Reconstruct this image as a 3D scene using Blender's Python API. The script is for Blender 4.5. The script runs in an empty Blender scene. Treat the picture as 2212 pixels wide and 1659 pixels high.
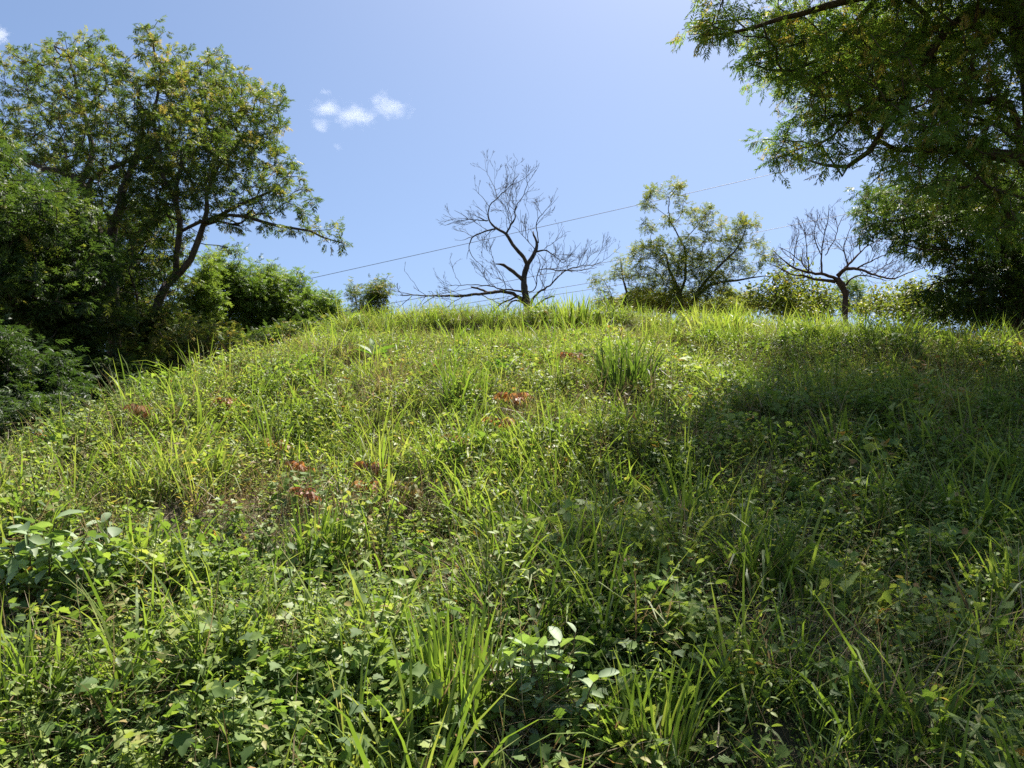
import bpy, math, numpy as np
from mathutils import Vector
rng = np.random.default_rng(7)
R = math.radians
sc = bpy.context.scene
col = sc.collection

# ------------------------------------------------------------------ camera, world, sun, exposure
EYE = 1.55
PITCH = R(10.0)
FPX = 1702.0                     # focal length in the units the photograph was measured in (2212 px wide)
cam_d = bpy.data.cameras.new('camera'); cam = bpy.data.objects.new('camera', cam_d); col.objects.link(cam)
cam_d.sensor_width = 36; cam_d.lens = FPX / 2212 * 36; cam_d.clip_end = 6000; cam_d.clip_start = 0.05
cam.location = (0, 0, EYE); cam.rotation_euler = (R(90) + PITCH, 0, 0)
sc.camera = cam

SUN_EL, SUN_AZ = R(62), R(24)    # azimuth clockwise from +Y (towards +X)
w = bpy.data.worlds.new('World'); sc.world = w; w.use_nodes = True
nt = w.node_tree
bg = nt.nodes['Background']; sky = nt.nodes.new('ShaderNodeTexSky')
sky.sky_type = 'NISHITA'; sky.sun_disc = False; sky.sun_elevation = SUN_EL; sky.sun_rotation = SUN_AZ
sky.air_density = 1.0; sky.dust_density = 1.2; sky.ozone_density = 3.5; sky.altitude = 50
nt.links.new(sky.outputs[0], bg.inputs[0]); bg.inputs[1].default_value = 0.069
sd = bpy.data.lights.new('sun', 'SUN'); so = bpy.data.objects.new('sun', sd); col.objects.link(so)
sd.energy = 5.0; sd.angle = R(0.53); sd.color = (1.0, 0.95, 0.86)
sdir = Vector((math.sin(SUN_AZ) * math.cos(SUN_EL), math.cos(SUN_AZ) * math.cos(SUN_EL), math.sin(SUN_EL)))
so.rotation_euler = sdir.to_track_quat('Z', 'Y').to_euler(); so.location = (0, 0, 60)
sc.view_settings.view_transform = 'Standard'; sc.view_settings.look = 'None'
sc.view_settings.exposure = 1.25; sc.view_settings.gamma = 1
sc.cycles.max_bounces = 8; sc.cycles.transmission_bounces = 4; sc.cycles.diffuse_bounces = 3
sc.cycles.glossy_bounces = 2; sc.cycles.volume_bounces = 2; sc.cycles.transparent_max_bounces = 8
sc.cycles.use_denoising = False; sc.cycles.volume_step_rate = .12; sc.cycles.volume_max_steps = 512

# ------------------------------------------------------------------ helpers
def tag(o, label=None, cat=None, group=None, kind=None):
    if label: o['label'] = label
    if cat: o['category'] = cat
    if group: o['group'] = group
    if kind: o['kind'] = kind
    return o

def empty(name, loc):
    o = bpy.data.objects.new(name, None); col.objects.link(o); o.location = loc
    o.empty_display_size = .2
    return o

class Geo:
    def __init__(s): s.V = []; s.F = []; s.T = []; s.n = 0
    def add(s, V, F, T=None):
        V = np.asarray(V, float).reshape(-1, 3); F = np.asarray(F, int)
        s.V.append(V); s.F.append(F + s.n); s.n += len(V)
        s.T.append(np.full(len(V), .5) if T is None else np.broadcast_to(np.asarray(T, float), (len(V),)))
    def mesh(s, name, smooth=True):
        me = bpy.data.meshes.new(name)
        V = np.concatenate(s.V).astype(np.float32)
        loops = np.concatenate([f.ravel() for f in s.F]).astype(np.int32)
        tot = np.concatenate([np.full(len(f), f.shape[1], np.int32) for f in s.F])
        st = np.concatenate([[0], np.cumsum(tot)[:-1]]).astype(np.int32)
        me.vertices.add(len(V)); me.vertices.foreach_set('co', V.ravel())
        me.loops.add(len(loops)); me.loops.foreach_set('vertex_index', loops)
        me.polygons.add(len(tot)); me.polygons.foreach_set('loop_start', st)
        me.update(calc_edges=True)
        a = me.attributes.new('tint', 'FLOAT', 'POINT'); a.data.foreach_set('value', np.concatenate(s.T).astype(np.float32))
        if smooth: me.polygons.foreach_set('use_smooth', np.ones(len(tot), bool))
        me.update()
        return me
    def obj(s, name, mat, parent=None, smooth=True, link=True):
        me = s.mesh(name, smooth); me.materials.append(mat)
        o = bpy.data.objects.new(name, me)
        if link: col.objects.link(o)
        if parent is not None:
            o.parent = parent
            me.vertices.foreach_set('co', (np.concatenate(s.V) - np.array(parent.location)).astype(np.float32).ravel())
            me.update()
        return o

def frames(az, pitch, roll):
    """rotation matrices: columns right, forward, normal"""
    ca, sa, cp, sp = np.cos(az), np.sin(az), np.cos(pitch), np.sin(pitch)
    f = np.stack([cp * ca, cp * sa, sp], -1)
    r = np.stack([sa, -ca, 0 * ca], -1)
    n = np.cross(r, f)
    cr, sr = np.cos(roll)[:, None], np.sin(roll)[:, None]
    return np.stack([r * cr + n * sr, f, n * cr - r * sr], -1)

def stamp(g, tv, tf, pos, Rm, sc_, tint):
    """put copies of a template (tv, tf) into geo g"""
    M = len(pos)
    if M == 0: return
    sc_ = np.asarray(sc_, float)
    if sc_.ndim == 1: sc_ = sc_[:, None]
    V = np.einsum('mij,mvj->mvi', Rm, tv[None] * sc_[:, None, :]) + pos[:, None, :]
    F = tf[None] + (np.arange(M) * len(tv))[:, None, None]
    T = np.repeat(np.broadcast_to(tint, (M,)), len(tv))
    g.add(V.reshape(-1, 3), F.reshape(-1, tf.shape[1]), T)

def tube(g, pts, rad, sides=6, tint=.5):
    pts = np.asarray(pts, float); rad = np.asarray(rad, float); n = len(pts)
    if n < 2: return
    d = np.gradient(pts, axis=0); d /= np.linalg.norm(d, axis=1)[:, None] + 1e-9
    up = np.array([0, 0, 1.]) if abs(d[0][2]) < .9 else np.array([1., 0, 0])
    u = np.cross(d[0], up); u /= np.linalg.norm(u)
    U = []
    for i in range(n):
        u = u - d[i] * np.dot(u, d[i]); u /= np.linalg.norm(u) + 1e-9; U.append(u)
    U = np.array(U); W = np.cross(d, U)
    a = np.arange(sides) * 2 * math.pi / sides
    V = pts[:, None] + rad[:, None, None] * (U[:, None] * np.cos(a)[None, :, None] + W[:, None] * np.sin(a)[None, :, None])
    i = np.arange(n - 1)[:, None]; j = np.arange(sides)[None]; k = (j + 1) % sides
    F = np.stack([i * sides + j, i * sides + k, (i + 1) * sides + k, (i + 1) * sides + j], -1).reshape(-1, 4)
    g.add(V.reshape(-1, 3), F, tint)
    c0, c1 = len(V.reshape(-1, 3)), 0
    caps = np.array([list(range(sides))[::-1]]) + (g.n - n * sides)
    g.F.append(caps); g.F.append(np.array([list(range(sides))]) + (g.n - sides))

def P(px, py, d):
    """world point seen at photo position (px, py) standing d metres ahead"""
    u = (px - 1106) / FPX; v = (829.5 - py) / FPX
    y = math.cos(PITCH) - v * math.sin(PITCH); z = math.sin(PITCH) + v * math.cos(PITCH)
    return np.array([u * d / y, d, EYE + z * d / y])

def noise2(x, y, seed, freq, octs=4):
    r = np.random.default_rng(seed); o = 0; a = 1; s = 0
    for k in range(octs):
        for _ in range(3):
            t = r.uniform(0, 2 * math.pi); p = r.uniform(0, 6.28)
            o = o + a * np.sin((x * math.cos(t) + y * math.sin(t)) * freq + p + 1.3 * np.sin((y * math.cos(t) - x * math.sin(t)) * freq * .7 + p * 2))
            s += a
        freq *= 1.9; a *= .6
    return o / s * 1.6

# ------------------------------------------------------------------ terrain
def sm_(a, b, v):
    t = np.clip((v - a) / (b - a), 0, 1); return t * t * (3 - 2 * t)
def H(x, y):
    x = np.asarray(x, float); y = np.asarray(y, float)
    sl = .40
    sp = np.log1p(np.exp(np.clip((y - .75) * 3.0, -30, 30))) / 3.0
    yc = 11.9 + .35 * np.sin(x * .5 + 1) - .03 * np.clip(x, 0, 9)
    f = sl * sp + .05 * np.sin(y * 1.1 + .5 * x) * sm_(2, 5, y)
    t = np.clip(y - yc, 0, None); T = 1.6            # rounded crest, then level ground, then a long gentle fall
    cap = sl * (yc - .75) + sl * T * (1 - np.exp(-t / T)) - .022 * np.clip(t - 7, 0, None) ** 1.25
    h = np.where(y > yc, np.maximum(cap, -6), f)
    h = h - .038 * np.clip(x - 1.8, 0, 9) * np.clip(y / 11, 0, 1.2)
    xe = np.interp(y, [0, 4, 6, 8, 10, 12.5, 16], [-5.0, -3.75, -3.2, -2.8, -2.5, -2.2, -1.6])
    q = np.clip(xe - x, 0, None)
    h = h - .95 * q * q / (q + .8) * np.clip(y / 4, 0, 1)
    h = np.maximum(h, -6.0)
    h = h + .16 * noise2(x, y, 3, 1.2) * np.clip((y - .8) / 3, 0, 1) * (1 - .5 * sm_(9, 11, y)) + .07 * noise2(x, y, 5, 3.2, 2)
    return h

def ground_at(px, py):
    u = (px - 1106) / FPX; v = (829.5 - py) / FPX
    dy = math.cos(PITCH) - v * math.sin(PITCH); dz = math.sin(PITCH) + v * math.cos(PITCH)
    t = np.linspace(.8, 20, 1900)
    z = EYE + dz * t; x = u * t; y = dy * t
    below = np.nonzero(z <= H(x, y))[0]
    i = below[0] if len(below) else int((12.4 - .8) / 19.2 * 1899)
    return np.array([x[i], y[i], float(H(x[i], y[i]))])

# ------------------------------------------------------------------ materials
def ramp(nt, stops):
    r = nt.nodes.new('ShaderNodeValToRGB'); e = r.color_ramp.elements
    e[0].position, e[0].color = stops[0][0], (*stops[0][1], 1)
    e[1].position, e[1].color = stops[-1][0], (*stops[-1][1], 1)
    for p, c in stops[1:-1]:
        x = e.new(p); x.color = (*c, 1)
    return r

def leaf_mat(name, stops, trans=.47, rough=.5, spec=.26, tmul=(1.3, 1.38, .6), inst=.5, vein=0.0):
    m = bpy.data.materials.new(name); m.use_nodes = True; nt = m.node_tree; L = nt.links.new
    nt.nodes.clear()
    out = nt.nodes.new('ShaderNodeOutputMaterial')
    at = nt.nodes.new('ShaderNodeAttribute'); at.attribute_name = 'tint'
    oi = nt.nodes.new('ShaderNodeObjectInfo')
    mix = nt.nodes.new('ShaderNodeMath'); mix.operation = 'MULTIPLY_ADD'
    sub = nt.nodes.new('ShaderNodeMath'); sub.operation = 'SUBTRACT'; sub.inputs[1].default_value = .5
    L(oi.outputs['Random'], sub.inputs[0])
    L(sub.outputs[0], mix.inputs[0]); mix.inputs[1].default_value = inst; L(at.outputs['Fac'], mix.inputs[2])
    ai = nt.nodes.new('ShaderNodeAttribute'); ai.attribute_type = 'INSTANCER'; ai.attribute_name = 'ptint'
    a2 = nt.nodes.new('ShaderNodeMath'); a2.operation = 'ADD'; L(mix.outputs[0], a2.inputs[0]); L(ai.outputs['Fac'], a2.inputs[1])
    rp = ramp(nt, stops); L(a2.outputs[0], rp.inputs[0])
    # small mottling of the leaf surface
    tc = nt.nodes.new('ShaderNodeTexCoord'); no = nt.nodes.new('ShaderNodeTexNoise'); no.inputs['Scale'].default_value = 9
    L(tc.outputs['Object'], no.inputs['Vector'])
    mr = nt.nodes.new('ShaderNodeMapRange'); mr.inputs['From Min'].default_value = .3; mr.inputs['From Max'].default_value = .7
    mr.inputs['To Min'].default_value = .78; mr.inputs['To Max'].default_value = 1.22
    L(no.outputs['Fac'], mr.inputs['Value'])
    vm = nt.nodes.new('ShaderNodeVectorMath'); vm.operation = 'SCALE'; L(rp.outputs[0], vm.inputs[0]); L(mr.outputs[0], vm.inputs['Scale'])
    pb = nt.nodes.new('ShaderNodeBsdfPrincipled'); L(vm.outputs[0], pb.inputs['Base Color'])
    pb.inputs['Roughness'].default_value = rough; pb.inputs['Specular IOR Level'].default_value = spec
    tm = nt.nodes.new('ShaderNodeVectorMath'); tm.operation = 'MULTIPLY'; tm.inputs[1].default_value = tmul
    L(vm.outputs[0], tm.inputs[0])
    tr = nt.nodes.new('ShaderNodeBsdfTranslucent'); L(tm.outputs[0], tr.inputs['Color'])
    ms = nt.nodes.new('ShaderNodeMixShader'); ms.inputs[0].default_value = trans
    L(pb.outputs[0], ms.inputs[1]); L(tr.outputs[0], ms.inputs[2]); L(ms.outputs[0], out.inputs[0])
    return m

def bark_mat(name, c1, c2, scale=14):
    m = bpy.data.materials.new(name); m.use_nodes = True; nt = m.node_tree; L = nt.links.new
    pb = nt.nodes['Principled BSDF']
    tc = nt.nodes.new('ShaderNodeTexCoord'); mp = nt.nodes.new('ShaderNodeMapping'); mp.inputs['Scale'].default_value = (1, 1, .35)
    no = nt.nodes.new('ShaderNodeTexNoise'); no.inputs['Scale'].default_value = scale; no.inputs['Detail'].default_value = 6
    L(tc.outputs['Object'], mp.inputs[0]); L(mp.outputs[0], no.inputs[0])
    rp = ramp(nt, [(.3, c1), (.7, c2)]); L(no.outputs['Fac'], rp.inputs[0]); L(rp.outputs[0], pb.inputs['Base Color'])
    bp = nt.nodes.new('ShaderNodeBump'); bp.inputs['Strength'].default_value = .6; bp.inputs['Distance'].default_value = .02
    L(no.outputs['Fac'], bp.inputs['Height']); L(bp.outputs[0], pb.inputs['Normal'])
    pb.inputs['Roughness'].default_value = .9; pb.inputs['Specular IOR Level'].default_value = .2
    return m

M_grass = leaf_mat('grass_blades', [(0, (.065, .105, .026)), (.35, (.125, .19, .038)), (.65, (.20, .275, .052)), (1, (.31, .34, .10))], trans=.46)
M_fine = leaf_mat('fine_grass', [(0, (.10, .14, .035)), (.45, (.20, .255, .06)), (.8, (.30, .31, .11)), (1, (.40, .34, .19))], trans=.42)
M_dry = leaf_mat('dry_straw', [(0, (.16, .11, .06)), (.5, (.30, .23, .13)), (1, (.42, .35, .22))], trans=.25, tmul=(1.1, 1, .8), spec=.2)
M_vine = leaf_mat('vine_leaves', [(0, (.085, .145, .038)), (.4, (.17, .255, .06)), (.75, (.29, .36, .09)), (.985, (.40, .40, .14)), (1, (.35, .20, .08))], trans=.42, rough=.6)
M_weed = leaf_mat('weed_leaves', [(0, (.09, .14, .035)), (.5, (.215, .285, .065)), (.85, (.34, .38, .11)), (1, (.36, .27, .11))], trans=.4)
M_rust = leaf_mat('rust_leaves', [(0, (.24, .25, .07)), (.35, (.42, .29, .11)), (.7, (.42, .19, .08)), (1, (.27, .14, .09))], trans=.4, tmul=(1.3, 1.1, .7), inst=.2)
M_pale = leaf_mat('pale_leaves', [(0, (.12, .18, .07)), (.5, (.26, .34, .17)), (1, (.38, .45, .27))], trans=.3, rough=.55, spec=.35, tmul=(1.1, 1.3, .3), inst=0)
M_lance = leaf_mat('broad_leaves', [(0, (.07, .15, .03)), (1, (.14, .24, .04))], trans=.42, inst=0)
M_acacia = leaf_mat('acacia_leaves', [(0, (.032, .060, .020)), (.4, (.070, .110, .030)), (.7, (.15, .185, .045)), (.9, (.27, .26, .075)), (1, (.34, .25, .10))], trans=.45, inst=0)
M_rain = leaf_mat('feathery_leaves', [(0, (.045, .08, .024)), (.4, (.095, .165, .038)), (.7, (.18, .26, .055)), (.9, (.32, .34, .08)), (1, (.42, .29, .10))], trans=.5, inst=0)
M_sap = leaf_mat('sapling_leaves', [(0, (.055, .11, .028)), (.5, (.12, .19, .045)), (1, (.22, .28, .07))], trans=.4, inst=0)
M_yel = leaf_mat('yellowish_leaves', [(0, (.08, .12, .025)), (.5, (.19, .22, .045)), (.85, (.32, .30, .07)), (1, (.40, .28, .09))], trans=.42, inst=0)
M_bark = bark_mat('brown_bark', (.035, .026, .02), (.12, .09, .07))
M_dead = bark_mat('dead_bark', (.03, .022, .02), (.10, .078, .065), 20)
M_red = bark_mat('reddish_bark', (.05, .028, .022), (.14, .085, .07), 20)
M_stem = bark_mat('stems', (.06, .05, .025), (.14, .11, .05), 30)
M_gstem = bark_mat('green_stems', (.05, .08, .02), (.12, .15, .04), 30)
m = bpy.data.materials.new('wire_metal'); m.use_nodes = True
m.node_tree.nodes['Principled BSDF'].inputs['Base Color'].default_value = (.05, .055, .07, 1)
m.node_tree.nodes['Principled BSDF'].inputs['Roughness'].default_value = .6
M_wire = m

def ground_mat():
    m = bpy.data.materials.new('hill_soil'); m.use_nodes = True; nt = m.node_tree; L = nt.links.new
    pb = nt.nodes['Principled BSDF']; tc = nt.nodes.new('ShaderNodeTexCoord')
    n1 = nt.nodes.new('ShaderNodeTexNoise'); n1.inputs['Scale'].default_value = 1.2; n1.inputs['Detail'].default_value = 10
    n2 = nt.nodes.new('ShaderNodeTexNoise'); n2.inputs['Scale'].default_value = 22; n2.inputs['Detail'].default_value = 8
    L(tc.outputs['Object'], n1.inputs[0]); L(tc.outputs['Object'], n2.inputs[0])
    r1 = ramp(nt, [(.3, (.05, .036, .018)), (.5, (.07, .06, .022)), (.7, (.05, .075, .02))]); L(n1.outputs['Fac'], r1.inputs[0])
    r2 = ramp(nt, [(.3, (.04, .03, .02)), (.6, (.09, .065, .035)), (.8, (.20, .155, .085))]); L(n2.outputs['Fac'], r2.inputs[0])
    mx = nt.nodes.new('ShaderNodeMix'); mx.data_type = 'RGBA'; mx.inputs[0].default_value = .5
    L(r1.outputs[0], mx.inputs[6]); L(r2.outputs[0], mx.inputs[7]); L(mx.outputs[2], pb.inputs['Base Color'])
    bp = nt.nodes.new('ShaderNodeBump'); bp.inputs['Distance'].default_value = .05; L(n2.outputs['Fac'], bp.inputs['Height']); L(bp.outputs[0], pb.inputs['Normal'])
    pb.inputs['Roughness'].default_value = .95
    return m

# ------------------------------------------------------------------ hill mesh
def axis(lo, hi, fine_lo, fine_hi, step):
    f = np.arange(fine_lo, fine_hi, step); a = [fine_lo]; s = step
    while a[-1] > lo: s *= 1.25; a.append(a[-1] - s)
    b = [f[-1]]; s = step
    while b[-1] < hi: s *= 1.25; b.append(b[-1] + s)
    return np.concatenate([a[:0:-1], f, b[1:]])
xs = axis(-1500, 1500, -14, 16, .10); ys = axis(-1500, 3000, -3, 22, .10)
X, Y = np.meshgrid(xs, ys); Z = H(X, Y)
nx, ny = len(xs), len(ys)
i = np.arange(ny - 1)[:, None] * nx + np.arange(nx - 1)[None]
g = Geo(); g.add(np.stack([X, Y, Z], -1), np.stack([i, i + 1, i + nx + 1, i + nx], -1).reshape(-1, 4))
hill = g.obj('hill', ground_mat())
tag(hill, 'overgrown green hillside rising to a rounded crest and falling away on the left', 'hill', kind='structure')

# ------------------------------------------------------------------ leaf templates (unit length along +Y, lying in XY)
def ovate(wid=.45, fold=.10, droop=.18, rnd=0.0):
    ys_ = np.array([0, .22, .5, .78, 1.0]); ws = np.array([.04, .78, 1, .62 + .3 * rnd, .0 + .28 * rnd]) * wid / 2
    V = []
    for y, w_ in zip(ys_, ws):
        z = -droop * y * y
        V += [(-w_, y, z + fold * w_ * 3), (0, y, z), (w_, y, z + fold * w_ * 3)]
    F = []
    for k in range(4):
        a = 3 * k; F += [(a, a + 1, a + 4, a + 3), (a + 1, a + 2, a + 5, a + 4)]
    return np.array(V, float), np.array(F)
OV = ovate(); OVR = ovate(.5, .12, .15, 1.0); OVN = ovate(.26, .1, .3)
def diamond(w=.3, droop=.12):
    return np.array([(0, 0, 0), (w / 2, .45, .02), (0, 1, -droop), (-w / 2, .45, .02)], float), np.array([(0, 1, 2, 3)])
DI = diamond(.42); DIN = diamond(.24, .2)
def lobed():
    pts = [(.0, 0), (.16, -.06), (.30, .06), (.50, .12), (.36, .26), (.60, .42), (.40, .48), (.34, .58), (.22, .66), (.16, .84), (0, 1.0)]
    pts = pts + [(-x, y) for x, y in pts[-2:0:-1]]
    V = [(0, .35, -.03)] + [(x, y, .10 * abs(x) - .16 * max(0, y - .35) ** 2 * 2) for x, y in pts]
    n = len(pts)
    F = [(0, 1 + k, 1 + (k + 1) % n) for k in range(n)]
    return np.array(V, float), np.array(F)
LB = lobed()

def blades(g, base, az, th0, bend, length, width, segs=5, tint=.5, twist=0.0):
    """vectorised grass blades"""
    M = len(base); s = np.linspace(0, 1, segs + 1)
    th = th0[:, None] + bend[:, None] * s[None] ** 1.6 + ((rng.uniform(0, 1, M) < .12) * rng.uniform(.8, 1.8, M))[:, None] * (s[None] > .55)
    ds = (length / segs)[:, None]
    h = np.concatenate([np.zeros((M, 1)), np.cumsum(np.sin((th[:, 1:] + th[:, :-1]) / 2) * ds, 1)], 1)
    v = np.concatenate([np.zeros((M, 1)), np.cumsum(np.cos((th[:, 1:] + th[:, :-1]) / 2) * ds, 1)], 1)
    c = base[:, None, :] + np.stack([h * np.cos(az)[:, None], h * np.sin(az)[:, None], v], -1)
    wv = width[:, None] / 2 * np.array([.55, .9, 1, .88, .58, .06][:segs + 1] if segs == 5 else np.linspace(1, .05, segs + 1))[None]
    ta = az + math.pi / 2 + rng.normal(0, .5, M) + twist
    side = np.stack([np.cos(ta), np.sin(ta), 0 * ta], -1)[:, None, :] * wv[..., None]
    V = np.stack([c - side, c + side], 2).reshape(-1, 3)
    k = (segs + 1) * 2
    q = np.array([(2 * i, 2 * i + 1, 2 * i + 3, 2 * i + 2) for i in range(segs)])
    F = (q[None] + (np.arange(M) * k)[:, None, None]).reshape(-1, 4)
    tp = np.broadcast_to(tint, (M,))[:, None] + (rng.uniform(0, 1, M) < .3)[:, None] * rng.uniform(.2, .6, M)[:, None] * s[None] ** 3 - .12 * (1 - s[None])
    g.add(V, F, np.repeat(tp, 2, axis=1).ravel())

def tuft(g, n, rad, hmin, hmax, wmin, wmax, lean=.45, bend=1.1, tint=(.2, .9), center=(0, 0, 0), wind=0.0):
    a = rng.uniform(0, 2 * math.pi, n); r = rad * np.sqrt(rng.uniform(0, 1, n))
    base = np.array(center) + np.stack([r * np.cos(a), r * np.sin(a), np.full(n, -.03)], -1)
    az = a + rng.normal(0, .7, n) + wind
    L_ = rng.uniform(hmin, hmax, n)
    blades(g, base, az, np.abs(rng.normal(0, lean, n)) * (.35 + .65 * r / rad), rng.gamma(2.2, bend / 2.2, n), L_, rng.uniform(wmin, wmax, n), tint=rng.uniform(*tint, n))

# ------------------------------------------------------------------ ground cover as instanced patches
def make_cover(name, kind_name, protos, pts, scale, mat_=None, label=None, cat=None, tilt=.12, zrot=None):
    """one 'stuff' object: patches (meshes) set on points by geometry nodes"""
    pc = bpy.data.collections.new(name + '_patches')
    for k, gg in enumerate(protos):
        o = gg[0].obj('%s_patch_%02d' % (name, k), gg[1], link=False); pc.objects.link(o)
    n = len(pts)
    me = bpy.data.meshes.new(name); me.vertices.add(n); me.vertices.foreach_set('co', pts.astype(np.float32).ravel())
    rot = np.stack([rng.normal(0, tilt, n), rng.normal(0, tilt, n), rng.uniform(0, 6.283, n)], -1).astype(np.float32)
    pt = (.22 * noise2(pts[:, 0], pts[:, 1], 77, 1.3) + .12 * noise2(pts[:, 0], pts[:, 1], len(name), 3.5, 2)).astype(np.float32)
    for nm, ty, dat in (('ptint', 'FLOAT', pt), ('rot', 'FLOAT_VECTOR', rot), ('scl', 'FLOAT', np.asarray(scale, np.float32)), ('idx', 'INT', rng.integers(0, len(protos), n).astype(np.int32))):
        at = me.attributes.new(nm, ty, 'POINT'); at.data.foreach_set('vector' if ty == 'FLOAT_VECTOR' else 'value', dat.ravel())
    o = bpy.data.objects.new(name, me); col.objects.link(o)
    ng = bpy.data.node_groups.new(name, 'GeometryNodeTree')
    ng.interface.new_socket('Geometry', in_out='INPUT', socket_type='NodeSocketGeometry')
    ng.interface.new_socket('Geometry', in_out='OUTPUT', socket_type='NodeSocketGeometry')
    N = ng.nodes.new; L = ng.links.new
    gi, go = N('NodeGroupInput'), N('NodeGroupOutput')
    ci = N('GeometryNodeCollectionInfo'); ci.inputs['Collection'].default_value = pc
    ci.inputs['Separate Children'].default_value = True; ci.inputs['Reset Children'].default_value = True
    ip = N('GeometryNodeInstanceOnPoints'); ip.inputs['Pick Instance'].default_value = True
    def attr(nm, ty):
        a = N('GeometryNodeInputNamedAttribute'); a.data_type = ty; a.inputs['Name'].default_value = nm; return a.outputs['Attribute']
    er = N('FunctionNodeEulerToRotation')
    L(attr('rot', 'FLOAT_VECTOR'), er.inputs[0]); L(er.outputs[0], ip.inputs['Rotation'])
    L(attr('scl', 'FLOAT'), ip.inputs['Scale']); L(attr('idx', 'INT'), ip.inputs['Instance Index'])
    L(gi.outputs[0], ip.inputs['Points']); L(ci.outputs[0], ip.inputs['Instance']); L(ip.outputs[0], go.inputs[0])
    md = o.modifiers.new('patches', 'NODES'); md.node_group = ng
    tag(o, label, cat, kind='stuff')
    return o

CLEAR = []
def sample(density, fn=None, ymin=.9, ymax=16.5, seed=0, tall=True):
    """points over the part of the hillside the camera faces, thinned by fn(x, y) in 0..1"""
    r = np.random.default_rng(seed)
    area = (ymax - ymin) * 29; n = int(area * density)
    x = r.uniform(-13, 16, n); y = r.uniform(ymin, ymax, n)
    keep = (np.abs(x) < .72 * y + 2.2) & (x > -8)
    x, y = x[keep], y[keep]
    if fn is not None:
        k = r.uniform(0, 1, len(x)) < fn(x, y); x, y = x[k], y[k]
    for cx, cy, cr in CLEAR:      # room around the single plants
        k = (x - cx) ** 2 + ((y - cy) * .8) ** 2 > (cr if tall else 0) ** 2; x, y = x[k], y[k]
    return np.stack([x, y, H(x, y)], -1)

sm = lambda a, b, v: np.clip((v - a) / (b - a), 0, 1) ** 2 * (3 - 2 * np.clip((v - a) / (b - a), 0, 1))
nz = lambda x, y, s, f: .5 + .5 * noise2(x, y, s, f)
# zones
def z_right(x, y): return sm(.1, 1.8, x - .05 * (y - 5))
def z_crest(x, y): return sm(9.0, 11.0, y + .6 * noise2(x, y, 41, 1.2))
def z_leftdry(x, y): return sm(1.6, -1.2, x + .8 * noise2(x, y, 42, 1.0)) * sm(3.5, 5.5, y)

def vine_patch(n, rad, s0, s1, hmax, tmpl=LB):
    g = Geo()
    a = rng.uniform(0, 6.283, n); r = rad * np.sqrt(rng.uniform(0, 1, n)); z = hmax * (1 - (r / rad) ** 2 * .6) * rng.uniform(.15, 1, n) ** .7
    pos = np.stack([r * np.cos(a), r * np.sin(a), z], -1)
    Rm = frames(rng.uniform(0, 6.283, n), rng.normal(-.35, .4, n), rng.normal(0, .45, n))
    stamp(g, *tmpl, pos, Rm, rng.uniform(s0, s1, n), np.clip(rng.normal(.45, .25, n) + (z / hmax - .5) * .2, 0, 1))
    for k in range(n // 7):      # runners
        j = rng.integers(0, n, 4); tube(g, pos[j[:2]] * [1, 1, .8], [.002, .0015], 3, .1)
    return g
def sprig(h, n, s0, s1, tmpl=OV, stems=3):
    g = Geo()
    for _ in range(stems):
        b = rng.normal(0, .05, 2); lean = rng.normal(0, .25, 2); hh = h * rng.uniform(.6, 1)
        t = np.linspace(0, 1, 6)
        pts = np.stack([b[0] + lean[0] * t ** 1.5 * hh, b[1] + lean[1] * t ** 1.5 * hh, t * hh - .02], -1)
        tube(g, pts, np.linspace(.0035, .0012, 6), 3, .05)
        tt = np.repeat(np.linspace(.25, 1, n // 2), 2); m_ = len(tt)
        pos = np.stack([np.interp(tt, t, pts[:, k]) for k in range(3)], -1)
        az = np.arange(m_) // 2 * 1.45 + np.arange(m_) % 2 * math.pi + rng.normal(0, .3, m_) + rng.uniform(0, 6)
        stamp(g, *tmpl, pos, frames(az, rng.normal(.05, .35, m_), rng.normal(0, .3, m_)), rng.uniform(s0, s1, m_) * (1.15 - .55 * tt), np.clip(rng.normal(.35, .15, m_) + .3 * tt, 0, 1))
    return g
def grass_patch(*a, **k):
    g = Geo(); tuft(g, *a, **k); return g
def straw(n, rad):
    g = Geo(); a = rng.uniform(0, 6.283, n); r = rad * np.sqrt(rng.uniform(0, 1, n))
    base = np.stack([r * np.cos(a), r * np.sin(a), rng.uniform(0, .10, n)], -1)
    blades(g, base, rng.uniform(0, 6.283, n), rng.uniform(.5, 1.6, n), rng.normal(0.2, .4, n), rng.uniform(.12, .4, n), rng.uniform(.003, .007, n), segs=3, tint=rng.uniform(0, 1, n))
    return g

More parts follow.
